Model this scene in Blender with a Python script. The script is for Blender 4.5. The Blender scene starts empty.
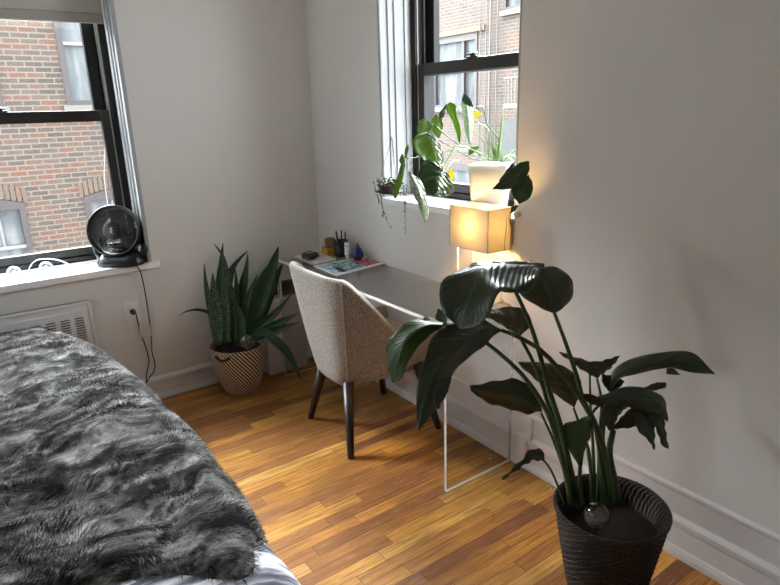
import bpy, math, random
import numpy as np
from mathutils import Vector, Matrix, noise
random.seed(7); rng = np.random.default_rng(7)
PI = math.pi
SC = bpy.context.scene
COL = SC.collection

# ---------------------------------------------------------------- camera
ROT = Matrix(((0.811, 0.191, -0.553), (-0.584, 0.217, -0.782), (-0.029, 0.957, 0.288)))
q = ROT.to_quaternion(); q.normalize(); ROT = q.to_matrix()
CAM = Vector((-1.8507, -3.3855, 1.55)); FPX = 603.35
cd = bpy.data.cameras.new('camera'); cam = bpy.data.objects.new('camera', cd); COL.objects.link(cam)
cam.matrix_world = Matrix.Translation(CAM) @ ROT.to_4x4()
cd.sensor_width = 36; cd.lens = 36 * FPX / 780; cd.clip_start = .02
SC.camera = cam

def P(x, y, d):                      # a point seen in the photograph at depth d (metres)
    return CAM + ROT @ Vector(((x - 390) / FPX, -(y - 292.5) / FPX, -1.0)) * d
def on(axis, x, y, val):             # same, where the ray meets the plane axis = val
    r = P(x, y, 1) - CAM
    return CAM + r * ((val - CAM[axis]) / r[axis])

# ---------------------------------------------------------------- object helpers
ORG = {}
def tag(o, label=None, cat=None, group=None, kind=None):
    if label: o['label'] = label
    if cat: o['category'] = cat
    if group: o['group'] = group
    if kind: o['kind'] = kind
    return o
def thing(name, loc, label, cat, group=None):
    o = bpy.data.objects.new(name, None); COL.objects.link(o); o.location = loc
    o.empty_display_size = .05
    ORG[o.name] = Vector(loc)
    return tag(o, label, cat, group)
def mesh(name, vs, fs, mat, parent=None, smooth=True, uv=None, solid=0, sub=0, bevel=0):
    org = ORG[parent.name] if parent else Vector((0, 0, 0))
    me = bpy.data.meshes.new(name)
    me.from_pydata([tuple(Vector(v) - org) for v in vs], [], fs)
    if uv is not None:
        l = me.uv_layers.new(name='UVMap')
        for i, lp in enumerate(me.loops): l.data[i].uv = uv[lp.vertex_index]
    me.materials.append(mat)
    if smooth: me.shade_smooth()
    me.update()
    o = bpy.data.objects.new(name, me); COL.objects.link(o)
    ORG[o.name] = org
    if parent: o.parent = parent
    if solid:
        m = o.modifiers.new('s', 'SOLIDIFY'); m.thickness = solid; m.offset = 0
    if bevel:
        m = o.modifiers.new('b', 'BEVEL'); m.width = bevel; m.segments = 2; m.limit_method = 'ANGLE'
        m.harden_normals = False
    if sub:
        m = o.modifiers.new('u', 'SUBSURF'); m.levels = sub; m.render_levels = sub
    return o
class G:                              # geometry collector
    def __init__(s): s.v = []; s.f = []; s.uv = []
    def add(s, vs, fs, uv=None):
        b = len(s.v); s.v += [Vector(v) for v in vs]; s.f += [tuple(i + b for i in f) for f in fs]
        s.uv += list(uv) if uv else [(0, 0)] * len(vs); return s
    def box(s, a, b, M=None):
        x0, y0, z0 = a; x1, y1, z1 = b
        vs = [Vector(v) for v in ((x0,y0,z0),(x1,y0,z0),(x1,y1,z0),(x0,y1,z0),(x0,y0,z1),(x1,y0,z1),(x1,y1,z1),(x0,y1,z1))]
        if M: vs = [M @ v for v in vs]
        return s.add(vs, [(0,3,2,1),(4,5,6,7),(0,1,5,4),(1,2,6,5),(2,3,7,6),(3,0,4,7)])
    def tube(s, pts, r, seg=8, cap=True):
        pts = [Vector(p) for p in pts]; n = len(pts)
        if not hasattr(r, '__len__'): r = [r] * n
        ref = None; vs = []; uv = []
        for i, p in enumerate(pts):
            t = (pts[min(i+1, n-1)] - pts[max(i-1, 0)])
            t = t.normalized() if t.length > 1e-9 else Vector((0, 0, 1))
            if ref is None:
                ref = Vector((0, 0, 1)) if abs(t.z) < .9 else Vector((1, 0, 0))
            a = (ref - t * ref.dot(t)).normalized(); ref = a; b = t.cross(a)
            for k in range(seg):
                an = 2 * PI * k / seg
                vs.append(p + (a * math.cos(an) + b * math.sin(an)) * r[i]); uv.append((k / seg, i / max(1, n-1)))
        fs = [(i*seg + k, i*seg + (k+1) % seg, (i+1)*seg + (k+1) % seg, (i+1)*seg + k) for i in range(n-1) for k in range(seg)]
        if cap: fs += [tuple(range(seg-1, -1, -1)), tuple((n-1)*seg + k for k in range(seg))]
        return s.add(vs, fs, uv)
    def lathe(s, prof, c=(0, 0, 0), seg=32, M=None, ripple=None):
        c = Vector(c); vs = []; uv = []; n = len(prof)
        for i, (r, z) in enumerate(prof):
            for k in range(seg + 1):
                an = 2 * PI * k / seg
                rr = r + (ripple(an, i) if ripple else 0)
                v = Vector((rr * math.cos(an), rr * math.sin(an), z))
                vs.append(M @ v if M else v + c); uv.append((k / seg, i / (n - 1)))
        w = seg + 1
        fs = [(i*w + k, i*w + k + 1, (i+1)*w + k + 1, (i+1)*w + k) for i in range(n-1) for k in range(seg)]
        return s.add(vs, fs, uv)
    def grid(s, fn, nu, nv, flip=False):
        vs = []; uv = []
        for j in range(nv + 1):
            for i in range(nu + 1):
                u = i / nu; v = j / nv
                vs.append(fn(u, v)); uv.append((u, v))
        w = nu + 1
        fs = [(j*w+i, j*w+i+1, (j+1)*w+i+1, (j+1)*w+i) for j in range(nv) for i in range(nu)]
        if flip: fs = [f[::-1] for f in fs]
        return s.add(vs, fs, uv)
    def make(s, name, mat, parent=None, **k):
        return mesh(name, s.v, s.f, mat, parent, uv=s.uv, **k)
def box(name, a, b, mat, parent=None, bevel=0, M=None, smooth=False):
    return G().box(a, b, M).make(name, mat, parent, smooth=smooth, bevel=bevel)
def spline(pts, n):
    pts = [tuple(p) for p in pts]; m = len(pts)
    L = [0]
    for a, b in zip(pts, pts[1:]): L.append(L[-1] + max(1e-6, math.dist(a, b)) ** .75)
    out = []
    P_ = [np.array(p, float) for p in pts]
    for k in range(n):
        t = L[-1] * k / (n - 1)
        i = min(m - 2, max(0, sum(1 for x in L if x <= t) - 1))
        t0, t1 = L[i], L[i+1]; u = (t - t0) / (t1 - t0)
        m0 = (P_[i+1] - P_[i-1]) / (L[i+1] - L[i-1]) if i > 0 else (P_[1] - P_[0]) / (L[1] - L[0])
        m1 = (P_[i+2] - P_[i]) / (L[i+2] - L[i]) if i < m - 2 else (P_[i+1] - P_[i]) / (L[i+1] - L[i])
        h = t1 - t0
        out.append((2*u**3-3*u**2+1)*P_[i] + (u**3-2*u**2+u)*h*m0 + (-2*u**3+3*u**2)*P_[i+1] + (u**3-u**2)*h*m1)
    return out

# ---------------------------------------------------------------- materials
class NT:
    def __init__(s, name):
        s.m = bpy.data.materials.new(name); s.m.use_nodes = True; s.t = s.m.node_tree; s.t.nodes.clear()
        s.out = s.n('ShaderNodeOutputMaterial')
    def n(s, typ, **k):
        nd = s.t.nodes.new(typ)
        for a, b in k.items(): setattr(nd, a, b)
        return nd
    def l(s, a, b): s.t.links.new(a, b)
    def val(s, sock, v):
        if isinstance(v, bpy.types.NodeSocket): s.l(v, sock)
        elif hasattr(v, '__len__') and len(v) == 3 and sock.type == 'RGBA': sock.default_value = (*v, 1)
        else: sock.default_value = v
    def math(s, op, a, b=0, c=0, clamp=False):
        nd = s.n('ShaderNodeMath', operation=op, use_clamp=clamp)
        s.val(nd.inputs[0], a); s.val(nd.inputs[1], b); s.val(nd.inputs[2], c); return nd.outputs[0]
    def mix(s, f, a, b, mode='MIX'):
        nd = s.n('ShaderNodeMix', data_type='RGBA', blend_type=mode)
        s.val(nd.inputs[0], f); s.val(nd.inputs[6], a); s.val(nd.inputs[7], b); return nd.outputs[2]
    def ramp(s, f, stops):
        nd = s.n('ShaderNodeValToRGB'); r = nd.color_ramp
        while len(r.elements) < len(stops): r.elements.new(.5)
        for e, (p, c) in zip(r.elements, stops): e.position = p; e.color = (*c, 1)
        s.val(nd.inputs[0], f); return nd.outputs[0]
    def noise(s, vec, scale, detail=4, rough=.5, dist=0):
        nd = s.n('ShaderNodeTexNoise')
        if vec is not None: s.l(vec, nd.inputs['Vector'])
        nd.inputs['Scale'].default_value = scale; nd.inputs['Detail'].default_value = detail
        nd.inputs['Roughness'].default_value = rough; nd.inputs['Distortion'].default_value = dist
        return nd.outputs[0]
    def coord(s, w='Object'): return s.n('ShaderNodeTexCoord').outputs[w]
    def sep(s, v):
        nd = s.n('ShaderNodeSeparateXYZ'); s.l(v, nd.inputs[0]); return nd.outputs
    def comb(s, x, y, z=0):
        nd = s.n('ShaderNodeCombineXYZ')
        for i, q_ in enumerate((x, y, z)): s.val(nd.inputs[i], q_)
        return nd.outputs[0]
    def mapv(s, v, sc):
        nd = s.n('ShaderNodeMapping'); s.l(v, nd.inputs[0]); nd.inputs['Scale'].default_value = sc; return nd.outputs[0]
    def bump(s, h, st=.3, d=.01):
        nd = s.n('ShaderNodeBump'); s.l(h, nd.inputs['Height']); nd.inputs['Strength'].default_value = st
        nd.inputs['Distance'].default_value = d; return nd.outputs[0]
    def bsdf(s, col, rough=.5, bump=None, **k):
        b = s.n('ShaderNodeBsdfPrincipled'); s.val(b.inputs['Base Color'], col); s.val(b.inputs['Roughness'], rough)
        if bump is not None: s.l(bump, b.inputs['Normal'])
        for a, v in k.items(): s.val(b.inputs[a.replace('_', ' ')], v)
        return b.outputs[0]
    def done(s, sh): s.l(sh, s.out.inputs[0]); return s.m
def plain(name, col, rough=.5, var=.06, nscale=30, bump=0, **k):
    t = NT(name); c = t.coord(); n_ = t.noise(c, nscale)
    cc = t.mix(n_, tuple(x * (1 - var) for x in col), tuple(min(1, x * (1 + var)) for x in col))
    return t.done(t.bsdf(cc, rough, t.bump(n_, bump, .004) if bump else None, **k))

def wall_paint():
    t = NT('wall_paint'); c = t.coord()
    a = t.noise(c, 1.3, 3); b = t.noise(c, 90, 3)
    col = t.mix(a, (.68, .665, .64), (.73, .715, .695))
    return t.done(t.bsdf(col, .6, t.bump(t.math('ADD', t.math('MULTIPLY', b, .3), t.noise(c, 9, 2)), .12, .01)))
M_WALL = wall_paint()
M_TRIM = plain('trim_paint', (.74, .74, .75), .33, .05, 14, .25)
M_SLOT = plain('slot_grey_mauve', (.10, .085, .10), .6)
M_JAMB = plain('jamb_paint', (.38, .39, .40), .4, .04, 14, .2)
M_SILL = plain('sill_paint', (.86, .86, .86), .3, .03, 14, .1)
M_CEIL = plain('ceiling_paint', (.75, .74, .72), .7)
M_BLACK = plain('black_aluminium', (.006, .006, .006), .38, .1, Specular_IOR_Level=.3)
M_DGREY = plain('dark_grey_aluminium', (.022, .021, .019), .4, .1, Specular_IOR_Level=.3)
M_PLASTIC = plain('black_plastic', (.012, .012, .014), .3, .1)
M_WPLASTIC = plain('white_plastic', (.78, .78, .78), .35, .03)
M_BLIND = plain('blind_cloth', (.5, .48, .44), .8, .05, 200, .2)
M_HEM = plain('blind_hem_cloth', (.36, .34, .31), .8, .05, 200, .2)

def floor_mat():
    t = NT('oak_strip_floor'); c = t.coord(); x, y, z = t.sep(c)[:3]
    W = .0572
    yr = t.math('DIVIDE', y, W); row = t.math('FLOOR', yr); fy = t.math('FRACT', yr)
    wn = t.n('ShaderNodeTexWhiteNoise', noise_dimensions='1D'); t.l(row, wn.inputs['W'])
    xr = t.math('ADD', t.math('DIVIDE', x, .62), t.math('MULTIPLY', wn.outputs[0], 17.0))
    pid = t.math('FLOOR', xr); fx = t.math('FRACT', xr)
    w2 = t.n('ShaderNodeTexWhiteNoise', noise_dimensions='2D'); t.l(t.comb(row, pid), w2.inputs['Vector'])
    col = t.ramp(w2.outputs[0], [(0, (.20, .075, .030)), (.18, (.38, .15, .035)), (.45, (.55, .24, .042)), (.7, (.66, .31, .052)), (.88, (.76, .40, .085)), (1, (.84, .47, .12))])
    off = t.math('MULTIPLY', w2.outputs[0], 30)
    gv = t.comb(t.math('ADD', t.math('MULTIPLY', x, 3.2), off), t.math('ADD', t.math('MULTIPLY', y, 60), off), off)
    g1 = t.noise(gv, 1.0, 6, .6, .8)
    gv2 = t.comb(t.math('ADD', t.math('MULTIPLY', x, 9), off), t.math('MULTIPLY', y, 260), off)
    g2 = t.noise(gv2, 1.0, 4, .6)
    col = t.mix(t.ramp(g1, [(.36, (.95,)*3), (.56, (0,)*3)]), col, t.mix(.68, col, (.15, .05, .014)))
    col = t.mix(t.math('MULTIPLY', t.ramp(g2, [(.56, (0,)*3), (.72, (1,)*3)]), .45), col, (.95, .62, .25))
    col = t.mix(t.math('MULTIPLY', t.ramp(g2, [(.30, (1,)*3), (.46, (0,)*3)]), .75), col, (.14, .045, .012))
    blot = t.noise(c, 2.6, 4)
    col = t.mix(t.math('MULTIPLY', t.ramp(blot, [(.42, (1,)*3), (.6, (0,)*3)]), .38), col, (.17, .075, .035))
    gap = t.math('MAXIMUM', t.math('LESS_THAN', fy, .035), t.math('LESS_THAN', fx, .0035))
    col = t.mix(t.math('MULTIPLY', gap, .8), col, (.05, .018, .006))
    h = t.math('SUBTRACT', t.math('MULTIPLY', g1, .25), gap)
    ro = t.math('ADD', .30, t.math('MULTIPLY', t.noise(c, 14, 3), .22))
    return t.done(t.bsdf(col, ro, t.bump(h, .25, .003), Specular_IOR_Level=.5))
M_FLOOR = floor_mat()

def brick_mat(axis, tint=(1, 1, 1), name='brick'):
    t = NT(name); c = t.coord(); s_ = t.sep(c)
    v = t.comb(s_[axis], s_[2])
    b = t.n('ShaderNodeTexBrick'); t.l(v, b.inputs['Vector'])
    b.inputs['Color1'].default_value = (0, 0, 0, 1); b.inputs['Color2'].default_value = (1, 1, 1, 1)
    b.inputs['Mortar'].default_value = (.5, .5, .5, 1); b.inputs['Scale'].default_value = 1
    b.inputs['Mortar Size'].default_value = .010; b.inputs['Mortar Smooth'].default_value = .3
    b.inputs['Brick Width'].default_value = .205; b.inputs['Row Height'].default_value = .068; b.inputs['Bias'].default_value = 0
    nb = t.noise(v, 1.4, 3)
    k = t.math('ADD', b.outputs[0], t.math('MULTIPLY', t.math('SUBTRACT', nb, .5), .9), clamp=True)
    col = t.ramp(k, [(0, (.16, .115, .09)), (.3, (.27, .20, .155)), (.55, (.36, .25, .185)), (.76, (.42, .24, .16)), (.9, (.50, .20, .11)), (1, (.52, .17, .08))])
    col = t.mix(t.math('MULTIPLY', t.noise(v, 22, 4, .7), .55), col, (.47, .40, .34))
    col = t.mix(b.outputs[1], col, (.66, .59, .51))
    col = t.mix(1, col, tint, 'MULTIPLY')
    col = t.mix(1, col, (.155, .147, .142), 'MULTIPLY')
    return t.done(t.bsdf(col, .85, t.bump(t.noise(v, 60, 3), .3, .01)))
M_BRICKA = brick_mat(0); M_BRICKB = brick_mat(1, (1.02, 1.04, 1.06), 'pale_brick')
M_PURPLE = plain('mauve_window_paint', (.030, .023, .0235), .6)
M_PALEW = plain('pale_sash_paint', (0.136, 0.134, 0.132), .5)
M_STONE = plain('stone_sill', (0.11, 0.101, 0.09), .8, .15)
M_RUST = plain('rusty_lintel', (0.11, 0.059, 0.029), .7, .2)

def pane_out():
    t = NT('street_window_pane'); c = t.coord()
    col = t.ramp(t.noise(t.mapv(c, (3, 3, .7)), 2.2, 3), [(.3, (.03, .036, .04)), (.5, (.07, .08, .085)), (.7, (.13, .135, .135))])
    return t.done(t.bsdf(col, .3, Specular_IOR_Level=.25))
M_POUT = pane_out()
def glass_thin(name, tint, refl=1.0):
    t = NT(name); tr = t.n('ShaderNodeBsdfTransparent'); tr.inputs[0].default_value = (*tint, 1)
    g = t.n('ShaderNodeBsdfGlossy'); g.inputs['Roughness'].default_value = .02
    f = t.n('ShaderNodeLayerWeight'); f.inputs[0].default_value = .5; fa = t.math('ADD', .04, t.math('MULTIPLY', t.math('POWER', f.outputs['Facing'], 5.0), .9))
    m = t.n('ShaderNodeMixShader'); t.l(t.math('MULTIPLY', fa, refl), m.inputs[0]); t.l(tr.outputs[0], m.inputs[1]); t.l(g.outputs[0], m.inputs[2])
    return t.done(m.outputs[0])
M_GLASS = glass_thin('window_glass', (.97, .98, .98), .6)
M_ACRYL = glass_thin('clear_acrylic', (.93, .935, .93), 1.0)
def milky():
    t = NT('frosted_globe_glass'); a = t.n('ShaderNodeBsdfTransparent'); a.inputs[0].default_value = (.78, .84, .86, 1)
    b = t.bsdf((.50, .58, .62), .08, Specular_IOR_Level=1.0); lw = t.n('ShaderNodeLayerWeight'); lw.inputs[0].default_value = .5
    m = t.n('ShaderNodeMixShader'); t.l(t.math('ADD', .22, t.math('MULTIPLY', lw.outputs['Facing'], .6)), m.inputs[0]); t.l(a.outputs[0], m.inputs[1]); t.l(b, m.inputs[2])
    return t.done(m.outputs[0])
M_MILK = milky()
M_GLOBE = glass_thin('clear_bulb_glass', (.80, .84, .84), 3.0)
def acr_edge():
    t = NT('acrylic_cut_edge')
    a = t.bsdf((.86, .87, .87), .25); b = t.n('ShaderNodeBsdfTranslucent'); b.inputs[0].default_value = (.9, .92, .92, 1)
    m = t.n('ShaderNodeMixShader'); m.inputs[0].default_value = .45; t.l(a, m.inputs[1]); t.l(b.outputs[0], m.inputs[2])
    return t.done(m.outputs[0])
M_EDGE = acr_edge()

def leaf_mat(name, dark, light, rib, freq=34, slant=1.5, rough=.36, trans=.22, wave=.3, varieg=None, tcol=None, wavev=.14, spec=.8):
    t = NT(name); uv = t.sep(t.coord('UV')); u, v = uv[0], uv[1]
    au = t.math('ABSOLUTE', t.math('SUBTRACT', u, .5))
    ph = t.math('MULTIPLY', t.math('SUBTRACT', v, t.math('MULTIPLY', au, slant / 3)), freq * 2 * PI / 2)
    nz = t.noise(t.coord(), 18, 3)
    w = t.math('SINE', t.math('ADD', ph, t.math('MULTIPLY', nz, 1.5)))
    col = t.mix(nz, dark, light)
    col = t.mix(t.math('MULTIPLY', t.math('ADD', t.math('MULTIPLY', w, .5), .5), wavev), col, tuple(c * 1.9 for c in light))
    if varieg:
        nb = t.noise(t.comb(t.math('MULTIPLY', u, 1.2), t.math('MULTIPLY', v, 13)), 2, 4, .65, 1.0)
        col = t.mix(t.ramp(nb, [(.47, (0,)*3), (.56, (1,)*3)]), col, varieg)
    r = t.ramp(au, [(.012, (1,)*3), (.03, (0,)*3)])
    col = t.mix(t.math('MULTIPLY', r, .75), col, rib)
    bmp = t.bump(t.math('SUBTRACT', w, t.math('MULTIPLY', r, 1.2)), wave, .0035)
    a = t.bsdf(col, rough, bmp, Specular_IOR_Level=spec)
    b = t.n('ShaderNodeBsdfTranslucent'); t.val(b.inputs[0], tcol if tcol else tuple(min(1, c * 2.2) for c in light)); t.l(bmp, b.inputs[1])
    m = t.n('ShaderNodeMixShader'); m.inputs[0].default_value = trans; t.l(a, m.inputs[1]); t.l(b.outputs[0], m.inputs[2])
    return t.done(m.outputs[0])
M_BOP = leaf_mat('broad_leaf', (.013, .028, .011), (.026, .050, .020), (.07, .10, .055), 38, 1.2, .36, .10, .2)
M_BOPG = leaf_mat('broad_leaf_bright', (.018, .05, .008), (.04, .085, .014), (.09, .14, .05), 34, 1.2, .40, .2, .2)
M_BOPB = leaf_mat('broad_leaf_brown_lamplit', (.05, .052, .026), (.10, .088, .046), (.13, .12, .07), 30, 1.2, .45, .25, .3)  # brownish leaves; colour also lightened to carry the lamp light on one leaf
M_MON = leaf_mat('vine_leaf', (.05, .115, .014), (.095, .19, .025), (.20, .32, .09), 12, 2.2, .28, .38, .2, tcol=(.30, .46, .05))
M_MOND = leaf_mat('vine_leaf_dark', (.018, .05, .014), (.03, .08, .02), (.06, .13, .04), 12, 2.2, .25, .1, .3)
M_MONY = leaf_mat('vine_leaf_yellow', (.45, .38, .05), (.55, .48, .07), (.5, .5, .2), 10, 2, .4, .3, .2)
M_MONW = leaf_mat('vine_leaf_silver_gloss', (.10, .16, .08), (.30, .38, .26), (.5, .55, .42), 9, 2.2, .16, .25, .4, varieg=(.55, .60, .50))
M_SNK = leaf_mat('blade_leaf', (.008, .028, .010), (.018, .05, .016), (.025, .06, .02), 1, .3, .45, .05, .05, wavev=.02, spec=.3)
M_SNKV = leaf_mat('blade_leaf_banded', (.010, .032, .010), (.022, .055, .017), (.03, .07, .024), 1, .3, .45, .05, .05, varieg=(.07, .105, .045), wavev=.02, spec=.3)
M_STEM = plain('green_stem', (.035, .075, .022), .4, .3, 20)
M_STEML = plain('light_green_stem', (.12, .22, .05), .4, .3, 20)
M_SOIL = plain('dark_soil', (.02, .014, .01), .95, .5, 80, .8)

def stripe_basket():
    t = NT('striped_basket_weave'); uv = t.sep(t.coord('UV')); u, v = uv[0], uv[1]
    a = t.math('SINE', t.math('MULTIPLY', t.math('ADD', t.math('MULTIPLY', u, 46), t.math('MULTIPLY', v, 12.5)), 2 * PI))
    b = t.math('SINE', t.math('MULTIPLY', v, 2 * PI * 34))
    c = t.math('SINE', t.math('MULTIPLY', u, 2 * PI * 92))
    mask = t.math('GREATER_THAN', t.math('ADD', a, t.math('MULTIPLY', b, .35)), .05)
    col = t.mix(mask, (.78, .62, .45), (.03, .02, .013))
    hgt = t.math('ADD', t.math('MULTIPLY', t.math('MULTIPLY', b, c), .5), b)
    return t.done(t.bsdf(col, .75, t.bump(hgt, .5, .003)))
M_BASK = stripe_basket()
def wicker():
    t = NT('dark_wicker'); uv = t.sep(t.coord('UV')); u, v = uv[0], uv[1]
    b = t.math('SINE', t.math('MULTIPLY', v, 2 * PI * 46)); c = t.math('SINE', t.math('MULTIPLY', u, 2 * PI * 64))
    h = t.math('MULTIPLY', b, c)
    col = t.mix(t.math('ADD', t.math('MULTIPLY', h, .5), .5), (.004, .003, .0025), (.05, .035, .027))
    return t.done(t.bsdf(col, .5, t.bump(h, .9, .004)))
M_WICK = wicker()
def tweed():
    t = NT('grey_tweed'); c = t.coord()
    a = t.noise(c, 190, 2, .6); b = t.noise(c, 480, 2, .6)
    k = t.math('ADD', t.math('MULTIPLY', a, .6), t.math('MULTIPLY', b, .4))
    col = t.ramp(k, [(.36, (.09, .074, .062)), (.5, (.25, .215, .19)), (.62, (.46, .415, .375))])
    return t.done(t.bsdf(col, .92, t.bump(k, .5, .003), Sheen_Weight=.25))
M_TWEED = tweed()
M_PIPE = plain('seam_piping', (.42, .36, .29), .8, .1, 200)
M_WALNUT = plain('dark_walnut', (.022, .012, .009), .35, .3, 12)
def fur():
    t = NT('grey_fur'); c = t.coord()
    w = t.n('ShaderNodeTexNoise'); w.inputs['Scale'].default_value = 3.0; t.l(c, w.inputs['Vector'])
    d = t.n('ShaderNodeVectorMath', operation='MULTIPLY_ADD'); t.l(w.outputs['Color'], d.inputs[0]); d.inputs[1].default_value = (.35, .35, .35); t.l(c, d.inputs[2])
    v = t.mapv(d.outputs[0], (7.0, 15, 8))
    a = t.noise(v, 1.0, 8, .66, .5); b = t.noise(t.mapv(d.outputs[0], (22, 48, 30)), 1.0, 4, .6)
    k = t.math('ADD', t.math('MULTIPLY', a, .72), t.math('MULTIPLY', b, .28))
    col = t.ramp(k, [(.40, (.008, .008, .008)), (.455, (.026, .025, .024)), (.495, (.065, .062, .060)), (.545, (.155, .150, .146)), (.63, (.36, .355, .35))])
    return t.done(t.bsdf(col, .9, Specular_IOR_Level=.08))
M_FUR = fur()
def duvet():
    t = NT('striped_duvet'); c = t.coord(); x, y, z = t.sep(c)[:3]
    n_ = t.noise(t.comb(t.math('MULTIPLY', x, 3), t.math('MULTIPLY', y, 26), t.math('MULTIPLY', z, 3)), 1, 5, .6, .3)
    col = t.ramp(n_, [(.42, (.045, .048, .07)), (.49, (.20, .20, .24)), (.55, (.50, .50, .54)), (.7, (.62, .63, .67))])
    return t.done(t.bsdf(col, .85, t.bump(t.noise(c, 7, 3), .3, .02)))
M_DUVET = duvet()

# ---------------------------------------------------------------- room
def structure(o): o['kind'] = 'structure'; return o
XL, YB, ZC = -3.95, -4.6, 2.75
A0, A1, AZ0, AZ1 = -2.03, -1.05, .80, 2.34           # opening in the far wall
B0, B1, BZ0, BZ1 = -1.68, -.735, 1.115, 2.38          # opening in the right wall (y)
TH = .36
g = G(); g.box((XL, 0, 0), (A0, TH, ZC)); g.box((A1, 0, 0), (TH, TH, ZC)); g.box((A0, 0, 0), (A1, TH, AZ0 - .02)); g.box((A0, 0, AZ1), (A1, TH, ZC))
structure(g.make('wall_far', M_WALL, smooth=False))
g = G(); g.box((0, YB, 0), (TH, B0, ZC)); g.box((0, B1, 0), (TH, 0, ZC)); g.box((0, B0, 0), (TH, B1, BZ0 - .02)); g.box((0, B0, BZ1), (TH, B1, ZC))
structure(g.make('wall_right', M_WALL, smooth=False))
C0, C1, CZ0, CZ1 = -1.95, -1.15, 1.0, 2.3  # opening cut for the added, unseen fill window
g = G(); g.box((XL - .2, YB, 0), (XL, C0, ZC)); g.box((XL - .2, C1, 0), (XL, TH, ZC)); g.box((XL - .2, C0, 0), (XL, C1, CZ0)); g.box((XL - .2, C0, CZ1), (XL, C1, ZC))
structure(g.make('wall_left', M_WALL, smooth=False))
structure(box('wall_near', (XL - .2, YB - .2, 0), (TH, YB, ZC), M_WALL))
structure(box('ceiling', (XL - .2, YB - .2, ZC), (TH, TH, ZC + .15), M_CEIL))
structure(box('floor', (XL - .2, YB - .2, -.12), (TH, TH, 0), M_FLOOR))

# baseboards: profile extruded along the wall
def board(name, prof, axis, a, b):
    g = G(); n_ = len(prof); vs = []
    for e in (a, b):
        for d, z in prof:
            vs.append((e, -d, z) if axis == 'x' else (-d, e, z))
    fs = [(i, (i+1) % n_, n_ + (i+1) % n_, n_ + i) for i in range(n_)] + [tuple(range(n_))[::-1], tuple(range(n_, 2*n_))]
    g.add(vs, fs); return structure(g.make(name, M_TRIM, smooth=False, bevel=.003))
profA = [(0, 0), (.034, 0), (.034, .012), (.022, .035), (.018, .04), (.018, .098), (.026, .104), (.026, .122), (.012, .135), (0, .136)]
board('baseboard_far', profA, 'x', XL, -.02)
profB = [(0, 0), (.022, 0), (.021, .02), (.016, .038), (.012, .042), (.012, .118), (.020, .124), (.020, .146), (.010, .158), (.006, .162), (.006, .248), (.014, .256), (.014, .268), (0, .274)]
board('baseboard_right', profB, 'y', YB, 0)
board('baseboard_left', [(0, 0), (.02, 0), (.02, .13), (0, .14)], 'x', XL, -.02).matrix_world = Matrix.Translation((XL, 0, 0)) @ Matrix.Rotation(PI/2, 4, 'Z') @ Matrix.Translation((0, 0, 0)) if False else Matrix.Identity(4)
for o in list(bpy.data.objects):
    if o.name == 'baseboard_left': bpy.data.objects.remove(o)
g = G()
vs = []
for e in (YB, -.0): vs += [(XL, e, 0), (XL + .02, e, 0), (XL + .02, e, .13), (XL, e, .14)]
g.add(vs, [(0,1,5,4),(1,2,6,5),(2,3,7,6),(3,0,4,7),(3,2,1,0),(4,5,6,7)])
structure(g.make('baseboard_left', M_TRIM, smooth=False))

# white painted raceway that drops to the baseboard behind the desk
t_ = thing('cable_raceway', (0, -1.79, .05), 'white painted vertical cable raceway with a small box on the baseboard behind the desk leg', 'raceway')
box('channel', (-.022, -1.826, .13), (-.0, -1.806, .268), M_TRIM, t_, .004)
box('junction_box', (-.038, -1.812, .06), (-.0, -1.766, .150), M_TRIM, t_, .008)

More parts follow.
